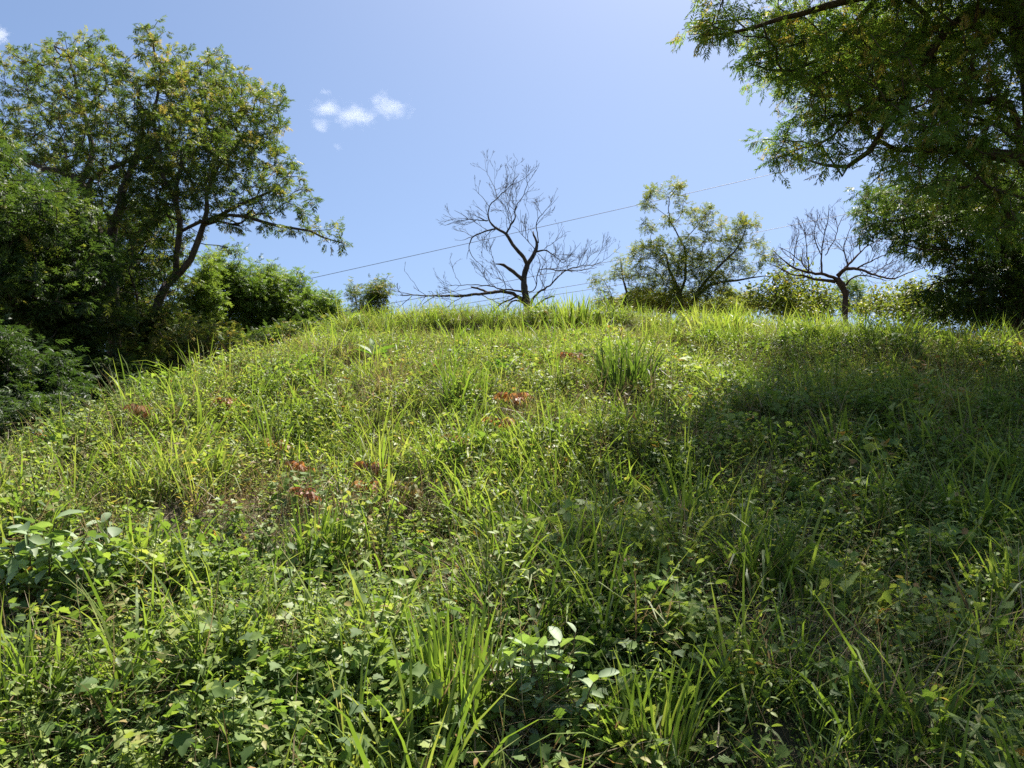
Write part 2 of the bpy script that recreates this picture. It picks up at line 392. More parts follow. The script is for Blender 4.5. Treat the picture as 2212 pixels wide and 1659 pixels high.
def build_cover():
    for px, py, r_ in ((1195, 1655, .26), (1195, 1600, .2), (95, 1340, .3), (95, 1400, .25), (805, 800, .35), (1085, 840, .25), (985, 1620, .13), (1105, 920, .2), (795, 1090, .2), (645, 1150, .2)):
        q = ground_at(px, min(py, 1640)); CLEAR.append((q[0], q[1] - r_ * .4, r_))
    clump = lambda x, y, sd, f, a=.42, b=.62: sm(a, b, nz(x, y, sd, f))
    # broad-bladed grass in clumps
    pr = [(grass_patch(24, .07, .22, .52, .006, .012, .45, 1.35), M_grass) for _ in range(8)]
    fn = lambda x, y: (.10 + .12 * sm(4.5, 3, y) + .62 * clump(x, y, 11, 1.7, .48, .62)) * (1 - .15 * z_right(x, y)) + .45 * z_crest(x, y)
    p = sample(50, fn, seed=1)
    make_cover('broad_grass', 'stuff', pr, p, np.clip(rng.normal(.95, .28, len(p)), .4, 1.6), label='bright green broad-bladed grass growing all over the hillside and its crest', cat='grass')
    # fine grass, mostly on the sunlit upper and left slope
    pr = [(grass_patch(46, .11, .13, .34, .0025, .005, .5, 1.2), M_fine) for _ in range(6)]
    fn = lambda x, y: np.clip(.10 + .5 * sm(4.5, 7, y) * (1 - .6 * z_right(x, y)) + .45 * z_crest(x, y), 0, 1) * (.35 + .65 * clump(x, y, 12, 1.3))
    p = sample(75, fn, seed=2)
    make_cover('fine_grass', 'stuff', pr, p, np.clip(rng.normal(.95, .25, len(p)), .4, 1.6), label='fine yellow-green grass thick on the sunlit upper slope', cat='grass')
    # lobed creeping vine leaves, low
    pr = [(vine_patch(52, .19, .022, .050, .26), M_vine) for _ in range(8)]
    fn = lambda x, y: np.clip(.25 + .75 * sm(5.5, 3.2, y) + .5 * z_right(x, y) * (1 - z_crest(x, y)), 0, 1) * (.15 + .25 * sm(4.5, 3.2, y) + .6 * clump(x, y, 13, 1.5, .35, .55))
    p = sample(44, fn, ymax=11.5, seed=3, tall=False)
    make_cover('creeping_vine', 'stuff', pr, p, rng.uniform(.65, 1.3, len(p)), label='creeping lobed vine leaves carpeting the lower slope', cat='ground cover', tilt=.25)
    # small-leaved weeds
    pr = [(sprig(.36, 18, .028, .055), M_weed) for _ in range(6)] + [(sprig(.26, 20, .018, .038, DI, 5), M_weed) for _ in range(5)] + [(sprig(.30, 14, .03, .06, LB, 3), M_weed) for _ in range(3)]
    fn = lambda x, y: (.25 + .2 * z_leftdry(x, y) + .75 * clump(x, y, 14, 1.9)) * (1 - .6 * z_crest(x, y))
    p = sample(105, fn, seed=4)
    make_cover('leafy_weeds', 'stuff', pr, p, rng.uniform(.5, 1.35, len(p)), label='small-leaved green weeds mixed between the grass on the slope', cat='weeds', tilt=.2)
    # bushier weeds standing in mounds
    def mound(n, rad, h, s0, s1, tmpl):
        g = Geo(); v = rng.normal(0, 1, (n, 3)); v /= np.linalg.norm(v, axis=1)[:, None]; v[:, 2] = np.abs(v[:, 2])
        v *= rng.uniform(.45, 1, n)[:, None] ** .5
        pos = v * [rad, rad, h] + rng.normal(0, .02, (n, 3))
        stamp(g, *tmpl, pos, frames(np.arctan2(v[:, 1], v[:, 0]) + rng.normal(0, .8, n), rng.normal(-.1, .4, n), rng.normal(0, .4, n)), rng.uniform(s0, s1, n), np.clip(rng.normal(.3, .18, n) + .35 * v[:, 2], 0, 1))
        for j in range(14): tube(g, [(v[j, 0] * rad * .2, v[j, 1] * rad * .2, -.03), pos[j] * .6, pos[j]], [.004, .003, .0015], 3, .05)
        return g
    pr = [(mound(150, .22, .40, .03, .055, OV), M_weed) for _ in range(4)] + [(mound(110, .20, .34, .035, .065, LB), M_vine) for _ in range(3)] + [(mound(260, .22, .42, .016, .03, OV), M_vine) for _ in range(3)]
    fn = lambda x, y: clump(x, y, 24, 1.6, .5, .62) * (1 - .75 * z_crest(x, y)) * sm(2.2, 3, y)
    p = sample(9, fn, seed=24)
    make_cover('bushy_weeds', 'stuff', pr, p, rng.uniform(.55, 1.25, len(p)), label='knee-high bushy weeds standing in mounds between the grass', cat='weeds', tilt=.2)
    # tiny leaf mat
    pr = [(vine_patch(110, .22, .014, .034, .14, OV), M_vine) for _ in range(5)]
    fn = lambda x, y: (.25 + .6 * z_right(x, y) + .3 * sm(5, 3, y)) * (1 - .85 * z_crest(x, y))
    p = sample(24, fn, seed=5, tall=False)
    make_cover('leaf_mat', 'stuff', pr, p, rng.uniform(.7, 1.3, len(p)), label='low mat of tiny leaves under the taller plants', cat='ground cover', tilt=.25)
    # dry straw
    pr = [(straw(46, .18), M_dry) for _ in range(5)]
    fn = lambda x, y: .34 + .16 * z_leftdry(x, y) + .3 * clump(x, y, 16, 1.4)
    p = sample(38, fn, seed=6, tall=False)
    make_cover('dry_straw', 'stuff', pr, p, rng.uniform(.6, 1.3, len(p)), label='dry tan grass stalks lying among the green plants', cat='dry grass', tilt=.3)
    # thin brown upright stalks
    pr = []
    for _ in range(5):
        g = Geo(); n = 10; a = rng.uniform(0, 6.283, n)
        b = np.stack([.07 * rng.normal(0, 1, n), .07 * rng.normal(0, 1, n), np.zeros(n)], -1)
        blades(g, b, a, np.abs(rng.normal(0, .22, n)), rng.normal(.2, .3, n), rng.uniform(.18, .5, n), rng.uniform(.002, .0045, n), segs=3, tint=rng.uniform(0, .6, n))
        pr.append((g, M_dry))
    p = sample(12, lambda x, y: .2 + .6 * clump(x, y, 17, 1.2), seed=7)
    make_cover('brown_stalks', 'stuff', pr, p, rng.uniform(.7, 1.2, len(p)), label='thin brown upright stalks poking out of the grass', cat='dry grass', tilt=.15)
    # bronze young leaves sprinkled over the left slope
    pr = [(sprig(.26, 9, .035, .065, OVN, 2), M_rust) for _ in range(4)]
    p = sample(14, lambda x, y: np.clip(z_leftdry(x, y) * sm(10, 8.5, y) * clump(x, y, 18, 1.6) + .03 * (1 - z_crest(x, y)), 0, 1), seed=8)
    make_cover('bronze_shoots', 'stuff', pr, p, rng.uniform(.6, 1.15, len(p)), label='orange-bronze young shoots sprinkled over the left slope', cat='weeds', tilt=.2)

# ------------------------------------------------------------------ trees
def resample(pts, rad, step):
    pts = np.asarray(pts, float); rad = np.asarray(rad, float)
    L_ = np.concatenate([[0], np.cumsum(np.linalg.norm(np.diff(pts, axis=0), axis=1))])
    n = max(2, int(L_[-1] / step) + 1); t = np.linspace(0, L_[-1], n)
    # smooth (Catmull-Rom like) by interpolating then averaging once
    q = np.stack([np.interp(t, L_, pts[:, k]) for k in range(3)], -1)
    if n > 4:
        ph = rng.uniform(0, 50); amp = min(.07, .02 * L_[-1]) * (.35 if rad.max() > .07 else 1)
        q[1:-1] += (np.stack([noise2(t * 1.0, t * 0 + ph, 31, 1.9, 2), noise2(t * 1.0, t * 0 + ph, 32, 1.9, 2), noise2(t * 1.0, t * 0 + ph, 33, 1.9, 2)], -1) * amp * (step > .1))[1:-1]
        q[1:-1] = .25 * q[:-2] + .5 * q[1:-1] + .25 * q[2:]
    return q, np.interp(t, L_, rad)

class Skeleton:
    def __init__(s): s.p = []; s.par = []; s.r = []; s.ok = []; s.pl = []
    def node(s, p, par, r, ok=True):
        s.p.append(np.asarray(p, float)); s.par.append(par); s.r.append(r); s.ok.append(ok)
        s.pl.append(0 if par < 0 else s.pl[par] + float(np.linalg.norm(s.p[-1] - s.p[par])))
        return len(s.p) - 1
    def limb(s, pts, rad, step=.3, jit=.012, ok=True, start=None):
        q, r = resample(pts, rad, step)
        if s.p and start is None:
            A = np.array(s.p); start = int(np.argmin(((A - q[0]) ** 2).sum(1)))
        par = -1 if not s.p else start
        for k in range(len(q)):
            if par >= 0 and np.linalg.norm(q[k] - s.p[par]) < .02: continue
            pt = q[k] + rng.normal(0, jit, 3) * (k > 0)
            par = s.node(pt, par, r[k], ok)
        return par
    def grow(s, targets, bf=.25, step=.22, maxd=99, wob=.16):
        T = np.asarray(targets, float); best = np.full(len(T), 1e9); bi = np.zeros(len(T), int); tips = []
        def upd(k):
            if not s.ok[k]: return
            d = np.linalg.norm(T - s.p[k], axis=1) + bf * s.pl[k]
            m_ = d < best; best[m_] = d[m_]; bi[m_] = k
        for k in range(len(s.p)): upd(k)
        alive = np.ones(len(T), bool)
        for _ in range(len(T)):
            c = np.where(alive, best - bf * 0, 1e9); j = int(np.argmin(c)); alive[j] = False
            k = bi[j]; a = s.p[k]; b = T[j]; D = np.linalg.norm(b - a); n = max(1, int(round(D / step)))
            side = rng.normal(0, 1, 3); side[2] = -abs(side[2]) * .6; side *= D * wob / np.linalg.norm(side)
            for q in range(1, n + 1):
                t = q / n
                k = s.node(a + (b - a) * t + side * math.sin(math.pi * t) + rng.normal(0, .012, 3) * (q < n), k, 0)
                upd(k)
            tips.append(k)
            best[j] = 1e9
        return tips
    def radii(s, tip=.006, ex=2.35):
        n = len(s.p); acc = np.zeros(n)
        for k in range(n - 1, -1, -1):
            if acc[k] == 0: acc[k] = tip ** ex
            if s.par[k] >= 0: acc[s.par[k]] += acc[k] * (1 if k else 1)
        rr = acc ** (1 / ex)
        out = np.array([max(a, b * .6) if b == 0 else max(b, min(a, b * 1.15)) for a, b in zip(rr, s.r)])
        return out
    def build(s, g, rr, sides=6, minr=0):
        n = len(s.p); kids = [[] for _ in range(n)]
        for k in range(n):
            if s.par[k] >= 0: kids[s.par[k]].append(k)
        stack = [(0, -1)]
        while stack:
            k, par = stack.pop()
            ch = [] if par < 0 else [par]
            ch.append(k)
            while kids[k]:
                c = sorted(kids[k], key=lambda q: -rr[q]); k0 = k; k = c[0]; ch.append(k)
                for o in c[1:]: stack.append((o, k0))
            P_ = np.array([s.p[q] for q in ch]); R_ = np.array([rr[q] for q in ch])
            if par >= 0: R_[0] = min(R_[0], R_[1] * 1.25)
            tube(g, P_, R_, sides if R_.max() > .02 else 4, .5)

def blob_points(blobs, n, clus=0, cr=.2, sep=0):
    if sep:      # twig ends kept apart, so each carries its own spray of leaves
        c = blob_points(blobs, n * 3); c = c[rng.permutation(len(c))]; keep = []
        for q in c:
            if len(keep) >= n: break
            if not keep or ((np.array(keep) - q) ** 2).sum(1).min() > sep * sep * rng.uniform(.6, 1.2): keep.append(q)
        return np.array(keep)
    """blobs: (px, py, rx_px, ry_px, depth, depth_radius, weight) in photo measure -> world points"""
    wts = np.array([b[3] * b[4] * b[5] * b[6] * b[7] if len(b) == 8 else (b[2] * b[4] / FPX) * (b[3] * b[4] / FPX) * b[5] * b[6] for b in blobs], float); wts /= wts.sum()
    out = []
    for b, c in zip(blobs, rng.multinomial(n, wts)):
        for _ in range(c):
            v = rng.normal(0, 1, 3); v *= rng.uniform(0, 1) ** (1 / 2.6) / np.linalg.norm(v)
            if len(b) == 8: out.append(np.array(b[:3]) + v * np.array(b[3:6])); continue
            out.append(P(b[0] + v[0] * b[2], b[1] + v[1] * b[3], b[4] + v[2] * b[5]))
    out = np.array(out)
    if clus:      # gather the twig ends into sprays with gaps between them
        c = out[rng.permutation(len(out))[:max(4, len(out) // clus)]]
        k = np.array([int(np.argmin(((c - o) ** 2).sum(1))) for o in out])
        v = rng.normal(0, 1, out.shape) * [1, 1, .55]
        out = c[k] + v * cr * .6 + (out - c[k]) * .22
    return out

def fronds(g, pos, dirs, L_, tint, pairs=5, leaf=.3, tmpl=DIN, droop=-.25):
    """feathery compound leaves: a rachis with pairs of narrow pinnae"""
    M = len(pos)
    az = np.arctan2(dirs[:, 1], dirs[:, 0]); pt = np.arcsin(np.clip(dirs[:, 2] / (np.linalg.norm(dirs, axis=1) + 1e-9), -1, 1)) + rng.normal(droop, .35, M)
    Rm = frames(az, pt, rng.normal(0, .35, M))
    for k in range(pairs):
        t = .3 + .7 * k / (pairs - 1)
        for sgn in (-1, 1):
            loc = np.zeros((M, 3)); loc[:, 1] = t * L_; loc[:, 2] = -.25 * t * t * L_
            p = pos + np.einsum('mij,mj->mi', Rm, loc)
            ang = sgn * rng.normal(1.05 - .35 * t, .12, M)
            c, s_ = np.cos(ang), np.sin(ang)
            A = np.zeros((M, 3, 3)); A[:, 0, 0] = c; A[:, 0, 1] = s_; A[:, 1, 0] = -s_; A[:, 1, 1] = c; A[:, 2, 2] = 1
            # droop the pinna
            d = rng.normal(-.3, .22, M); B = np.zeros((M, 3, 3)); B[:, 0, 0] = 1; B[:, 1, 1] = np.cos(d); B[:, 1, 2] = -np.sin(d); B[:, 2, 1] = np.sin(d); B[:, 2, 2] = np.cos(d)
            stamp(g, *tmpl, p, Rm @ A @ B, leaf * L_ * (1.25 - .5 * abs(t - .55)) * rng.uniform(.8, 1.15, M), np.clip(tint + rng.normal(0, .05, M), 0, 1))
    # terminal leaflet
    loc = np.zeros((M, 3)); loc[:, 1] = L_; loc[:, 2] = -.25 * L_
    stamp(g, *tmpl, pos + np.einsum('mij,mj->mi', Rm, loc), Rm, leaf * L_, tint)

def clothe(g, sk, tips, per, L_, spread=.16, kind='frond', tint0=.35, light=.25, back=2, pairs=5, leaf=.42, zlo=None, zhi=None, tmpl=DIN, droop=-.25):
    pos, dr, tn = [], [], []
    Z_ = np.array([sk.p[t][2] for t in tips]); lo, hi = Z_.min(), Z_.max()
    for t in tips:
        ct = rng.normal(0, .13)
        for _ in range(rng.poisson(per) + 1):
            k = t
            for __ in range(rng.integers(0, back + 1)):
                if sk.par[k] > 0: k = sk.par[k]
            par = sk.par[k] if sk.par[k] >= 0 else k
            d = sk.p[k] - sk.p[par]; d = d / (np.linalg.norm(d) + 1e-6)
            v = rng.normal(0, 1, 3); v[2] *= .55; v /= np.linalg.norm(v)
            pos.append(sk.p[k] + rng.normal(0, spread * .35, 3)); dr.append(d * .6 + v)
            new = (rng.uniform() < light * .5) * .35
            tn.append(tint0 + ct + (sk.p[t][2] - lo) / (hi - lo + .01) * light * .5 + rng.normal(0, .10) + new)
    pos, dr, tn = np.array(pos), np.array(dr), np.clip(np.array(tn), 0, 1)
    LL = L_ * rng.uniform(.65, 1.2, len(pos))
    if kind == 'frond': fronds(g, pos, dr, LL, tn, pairs, leaf, tmpl, droop)
    else:
        az = np.arctan2(dr[:, 1], dr[:, 0])
        stamp(g, *tmpl, pos + rng.normal(0, spread * .5, pos.shape), frames(az, rng.normal(-.2, .45, len(pos)), rng.normal(0, .5, len(pos))), LL, tn)

def tree(name, label, cat, group, base, limbs, blobs, n, per, L_, mat, bark=M_bark, bf=.25, step=.24, tip=.006, **kw):
    """limbs: list of (points, radii); the first is the trunk.  Foliage is grown out of the limbs towards points in the crown blobs"""
    base = np.array(base, float)
    root = empty(name, base); tag(root, label, cat, group)
    sk = Skeleton()
    ends = []
    for i, (pts, rad) in enumerate(limbs):
        e = sk.limb(pts, rad, ok=True, jit=.02)
        if i: ends.append(e)
    for k in range(len(sk.ok)):      # nothing sprouts from the lowest part of the trunk
        if sk.pl[k] < .6: sk.ok[k] = False
    tips = sk.grow(blob_points(blobs, n, kw.pop('clus', 0), kw.pop('cr', .2), kw.pop('sep', .2)), bf=bf, step=step) + ends * 2
    rr = sk.radii(tip)
    g = Geo(); sk.build(g, rr, 7); g.obj('trunk', bark, root)
    gc = Geo(); clothe(gc, sk, tips, per, L_, **kw); gc.obj('crown', mat, root, smooth=False)
    return root

def PD(pts, d0=None):
    return [P(*p) for p in pts]

def foot(px, d, sink=.15):
    q = P(px, 700, d); return np.array([q[0], d, float(H(q[0], d)) - sink])

def trunk_from(px, d, top, r0, r1):
    f = foot(px, d); return f, ([f, (f + top) / 2 + np.array([.05, 0, 0]), top], [r0, (r0 + r1) / 2, r1])

GT = 'leafy trees around the hill'
def big_trees():
    # --- left group -------------------------------------------------
    D = 14.0
    f = foot(248, D)
    b = [(180, 130, 80, 70, D + 1, 1.4, 1), (60, 160, 80, 80, D + 2, 1.4, 1), (250, 220, 150, 110, D + .5, 2, 1), (100, 300, 130, 120, D + 1.5, 2, 1),
         (250, 380, 190, 120, D + .5, 2, 1), (120, 480, 150, 100, D + .5, 2, 1), (300, 520, 120, 90, D, 1.6, 1), (180, 620, 150, 90, D, 1.8, 1), (170, 420, 120, 70, D, 1.4, 1), (260, 310, 90, 60, D, 1.2, 1)]
    tree('tree', 'tall dark feathery tree with a straight upright trunk at the left of the hill', 'tree', GT, f,
         [([f, P(246, 740, D), P(242, 640, D), P(238, 560, D)], [.13, .115, .10, .09]),
          (PD([(238, 560, D), (262, 430, D - .3), (265, 410, D - .4), (300, 330, D - .5), (310, 240, D - .2)]), [.10, .08, .07, .05, .03]),
          (PD([(238, 560, D), (200, 470, D + .4), (180, 385, D + .5), (90, 360, D + .7), (0, 345, D + 1)]), [.09, .08, .07, .05, .03]),
          (PD([(180, 385, D + .5), (205, 300, D + .8), (170, 200, D + 1), (150, 120, D + 1.2)]), [.06, .05, .035, .02]),
          (PD([(200, 470, D + .4), (185, 380, D + .2), (260, 355, D), (330, 340, D)]), [.06, .05, .04, .03])],
         b, 950, 11, .12, M_acacia, tint0=.34, light=.38, step=.18, spread=.09, sep=.26, back=0, droop=-.05, leaf=.48)
    # slanting tree with the long branch reaching right
    D = 13.2
    f = foot(285, D)
    b = [(325, 85, 34, 50, D + .5, .5, 2), (360, 150, 60, 45, D + .6, .8, .8), (440, 180, 90, 75, D + .5, 1.4, 1), (515, 225, 65, 60, D + .3, 1.2, 1), (590, 215, 28, 28, D, .5, 3),
         (420, 300, 130, 90, D, 1.8, 1), (550, 320, 60, 60, D, 1.2, 1), (615, 370, 32, 38, D - .3, .6, 2.2), (480, 400, 110, 60, D - .2, 1.4, .8),
         (600, 410, 55, 34, D - .4, .6, 2.5), (560, 450, 60, 24, D - .4, .6, 1.5), (490, 330, 90, 70, D, 1.2, 1), (450, 460, 50, 25, D - .2, .8, .3), (500, 475, 60, 18, D - .6, .6, 1.2), (580, 488, 50, 14, D - .8, .4, 2.5), (640, 492, 40, 14, D - .9, .35, 4), (705, 500, 42, 14, D - 1, .35, 5), (660, 450, 40, 30, D - .9, .4, 3),
         (715, 525, 26, 12, D - 1, .3, 5), (400, 520, 40, 30, D, .8, .4), (500, 540, 22, 12, D - .2, .3, .6), (360, 600, 60, 40, D, 1, 1), (330, 690, 60, 50, D, 1, 1.2), (400, 400, 80, 50, D, 1, 1), (570, 270, 45, 45, D, .8, 1.5), (330, 430, 60, 60, D, 1, .6)]
    tree('tree', 'tall feathery tree with slanting trunk and one long branch reaching right over open sky', 'tree', GT, f,
         [([f, P(300, 755, D), P(335, 680, D), P(362, 615, D)], [.09, .085, .08, .075]),
          (PD([(362, 615, D), (385, 560, D), (392, 500, D), (383, 430, D - .2), (400, 340, D), (430, 250, D + .3), (470, 180, D + .4)]), [.05, .05, .045, .04, .032, .025, .015]),
          (PD([(362, 615, D), (400, 570, D - .2), (430, 520, D - .3), (450, 495, D - .4), (445, 440, D - .3), (460, 380, D - .2), (520, 300, D)]), [.06, .058, .055, .05, .038, .03, .015]),
          (PD([(392, 500, D), (440, 478, D - .4), (520, 462, D - .6), (585, 490, D - .8), (650, 497, D - .9), (700, 512, D - 1), (740, 520, D - 1)]), [.032, .03, .03, .026, .02, .015, .01]),
          (PD([(440, 478, D - .4), (520, 440, D - .5), (590, 410, D - .4)]), [.035, .03, .02]),
          (PD([(383, 430, D - .2), (350, 370, D), (330, 250, D + .3), (345, 150, D + .5), (325, 90, D + .5)]), [.04, .035, .03, .022, .012])],
         b, 760, 11, .12, M_acacia, tint0=.38, light=.40, bf=.18, step=.18, spread=.09, sep=.24, back=0, droop=-.05, leaf=.48)
    # leftmost dark tree
    D = 11.0
    f = foot(40, D)
    b = [(60, 470, 150, 90, D, 1.6, 1), (-80, 380, 130, 160, D, 1.6, .7), (20, 600, 130, 90, D, 1.6, 1), (140, 640, 90, 90, D, 1.3, 1), (90, 720, 140, 60, D, 1.3, .6), (-80, 620, 90, 150, D, 1.6, .7), (200, 560, 80, 60, D, 1.2, .8), (210, 690, 70, 60, D, 1, 1), (60, 660, 110, 70, D, 1.3, 1)]
    tree('tree', 'dark low-branching tree with several forked trunks at the left edge of the photo', 'tree', GT, f,
         [([f, P(45, 740, D), P(60, 700, D)], [.13, .11, .10]),
          (PD([(60, 700, D), (110, 640, D), (160, 590, D - .3), (180, 520, D - .3)]), [.08, .07, .05, .03]),
          (PD([(45, 740, D), (35, 640, D), (40, 560, D), (15, 480, D)]), [.09, .08, .06, .03]),
          (PD([(60, 700, D), (130, 695, D - .2), (200, 640, D - .4), (240, 600, D - .4)]), [.07, .06, .045, .02])],
         b, 900, 14, .15, M_acacia, sep=.18, back=1, tint0=.16, light=.18, step=.18, spread=.12, droop=-.05)
    # dense dark tree filling in behind the three
    D = 16.0
    f = foot(190, D)
    b = [(100, 470, 110, 70, D, 1.2, 1), (200, 520, 110, 70, D, 1.2, 1), (310, 480, 70, 60, D, 1, 1), (330, 580, 70, 50, D, 1, 1), (220, 620, 110, 60, D, 1.2, 1.3), (110, 600, 100, 70, D, 1.2, 1.2), (160, 710, 120, 50, D, 1.2, 1.3), (290, 680, 70, 60, D, 1, 1.3), (30, 680, 100, 70, D, 1.2, 1), (350, 650, 40, 50, D, .8, 1), (120, 790, 120, 40, D, 1.2, 1.2), (260, 770, 90, 40, D, 1, 1.4), (20, 780, 90, 50, D, 1.2, 1.2), (350, 740, 60, 50, D, .8, 1.2)]
    tree('tree', 'dense dark tree filling the space behind the trunks of the left trees', 'tree', GT, f,
         [([f, P(185, 760, D), P(175, 660, D), P(150, 560, D)], [.10, .09, .07, .04]),
          (PD([(185, 760, D), (240, 680, D), (290, 600, D), (320, 520, D)]), [.06, .05, .04, .02]),
          (PD([(175, 660, D), (110, 620, D), (60, 560, D)]), [.05, .04, .02])],
         b, 1000, 13, .17, M_acacia, sep=.18, back=1, tint0=.22, light=.16)
    # --- right group ------------------------------------------------
    D = 8.6
    f = foot(2290, D + .5)
    b = [(1570, 40, 75, 34, D - .5, .6, 5), (1500, 72, 50, 16, D - .6, .3, 12), (1630, 125, 50, 18, D - .3, .35, 10), (1690, 70, 90, 60, D, .8, 3), (1660, 200, 26, 10, D, .3, 0.2), (1720, 155, 60, 45, D, .7, 4), (1690, 260, 34, 25, D + .4, .4, 3),
         (1710, 325, 62, 30, D + .6, .45, 6), (1690, 372, 32, 8, D + .6, .3, 8), (1770, 250, 60, 60, D, .8, 2), (1800, 90, 100, 90, D, 1.2, 2), (1850, 200, 100, 80, D, 1.3, 2), (1800, 320, 45, 40, D, .7, 2),
         (1930, 90, 110, 110, D, 1.8, 1), (1990, 240, 130, 100, D, 2, 1), (2120, 120, 120, 140, D, 2, 1), (1920, 340, 70, 50, D, 1.2, .9), (2050, 360, 130, 80, D, 1.8, 1), (2150, 300, 100, 100, D, 2, 1),
         (1860, 420, 25, 40, D + .5, .6, .6), (2180, 460, 80, 80, D, 1.5, 1),
         # the crown goes on above and beside the frame
         (1800, -120, 260, 110, D, 2.2, .8), (2150, -160, 260, 200, D, 2.6, .8), (2400, 60, 200, 240, D, 2.4, .7), (2000, -330, 240, 120, D + .5, 2, .6), (2380, 380, 150, 160, D, 2, .6),
(2.4, 7.2, 8.0, 1.1, 1.3, .6, 1.5, 1), (4.6, 6.8, 7.5, 1.5, 1.3, .7, 1.2, 1), (6.3, 6.8, 7.2, 1.4, 1.5, .9, .8, 1), (5.3, 5.3, 7.1, 1.3, .9, .5, 1.5, 1), (5.4, 11.2, 8.8, 1.9, 1.4, .8, .9, 1), (3.3, 5.6, 7.3, 1.4, 1.0, .5, 1.5, 1)]
    tree('tree', 'big feathery tree overhanging the top right corner with orange-tinged branch tips', 'tree', GT, f,
         [([f, P(2285, 560, D + .3), P(2250, 350, D), P(2235, 160, D), P(2190, 0, D - .2)], [.2, .18, .16, .14, .12]),
          (PD([(2235, 160, D), (2200, 20, D - .3), (2110, 20, D - .5), (2040, 60, D - .6), (1990, 160, D - .5), (1960, 200, D - .4), (1870, 215, D - .2), (1810, 260, D)]), [.09, .06, .055, .048, .04, .036, .025, .012]),
          (PD([(1960, 200, D - .4), (1890, 300, D - .2), (1820, 380, D), (1750, 350, D + .5)]), [.04, .035, .025, .012]),
          (PD([(2190, 0, D - .2), (2080, -30, D - .4), (1900, -10, D - .5), (1770, 10, D - .5), (1720, 40, D - .5), (1600, 60, D - .6), (1520, 78, D - .6)]), [.1, .075, .05, .04, .03, .02, .01]),
          (PD([(1900, -10, D - .5), (1840, 40, D - .3), (1790, 130, D), (1700, 160, D), (1620, 135, D - .3)]), [.035, .03, .025, .015, .008]),
          (PD([(2250, 350, D), (2150, 330, D), (2050, 320, D), (1950, 330, D)]), [.1, .07, .05, .03]),
          (PD([(2190, 0, D - .2), (2100, -150, D), (1950, -300, D)]), [.1, .08, .04]),
          ([P(2190, 0, D - .2), np.array([6.4, 10.0, 8.0]), np.array([5.4, 11.0, 8.7])], [.07, .05, .03]),
          ([P(2190, 0, D - .2), np.array([5.0, 7.4, 7.4]), np.array([4.2, 6.4, 7.5]), np.array([2.6, 7.0, 8.0])], [.07, .05, .04, .02]),
          ([np.array([5.0, 7.4, 7.4]), np.array([6.0, 6.6, 7.2]), np.array([6.6, 6.2, 7.0])], [.04, .03, .02]),
          ([np.array([4.2, 6.4, 7.5]), np.array([4.4, 5.6, 7.2]), np.array([4.5, 5.0, 7.0])], [.03, .02, .015]),
          ([np.array([4.2, 6.4, 7.5]), np.array([3.5, 6.1, 7.4]), np.array([2.9, 5.7, 7.3])], [.025, .018, .01]),
          (PD([(1820, 380, D), (1770, 300, D + .4), (1710, 290, D + .5), (1640, 300, D + .5)]), [.015, .012, .009, .006])],
         b, 3100, 8.5, .185, M_rain, tint0=.50, light=.36, step=.2, spread=.11, droop=-.12, sep=.18, back=1, pairs=7, leaf=.27, tip=.005)
    # second, darker tree behind it
    D = 12.5
    f = foot(2200, D)
    b = [(1880, 490, 40, 30, D, .8, .8), (1930, 440, 90, 60, D, 1.4, 1), (2000, 520, 70, 40, D, 1.4, 1), (2080, 440, 120, 80, D, 1.8, 1), (2060, 540, 60, 30, D, 1.4, 1), (2100, 600, 90, 50, D, 1.6, 1), (2160, 560, 80, 90, D, 1.6, 1),
         (2040, 640, 80, 26, D, 1.3, .7), (2150, 660, 90, 30, D, 1.5, 1), (2280, 550, 110, 160, D, 2, .8), (2200, 400, 100, 80, D + .5, 1.6, .8), (1880, 540, 22, 14, D, .4, .0)]
    tree('tree', 'dense dark tree with drooping sprays behind the crest at the right edge', 'tree', GT, f,
         [([f, P(2202, 640, D), P(2190, 540, D), P(2180, 450, D)], [.2, .18, .14, .1]),
          (PD([(2190, 540, D), (2100, 480, D), (2000, 460, D), (1900, 480, D)]), [.08, .06, .045, .02]),
          (PD([(2202, 640, D), (2120, 600, D), (2040, 610, D)]), [.07, .05, .03])],
         b, 800, 10, .16, M_acacia, sep=.22, back=1, tint0=.26, light=.18, step=.18, spread=.14)

# ------------------------------------------------------------------ bare trees, traced limb by limb
def C3(x, y): return ((1500 + x * .45208) * .54861, (600 + y * .45208) * .54861)
def C4(x, y): return ((2300 + x * .63291) * .54861, (600 + y * .63291) * .54861)

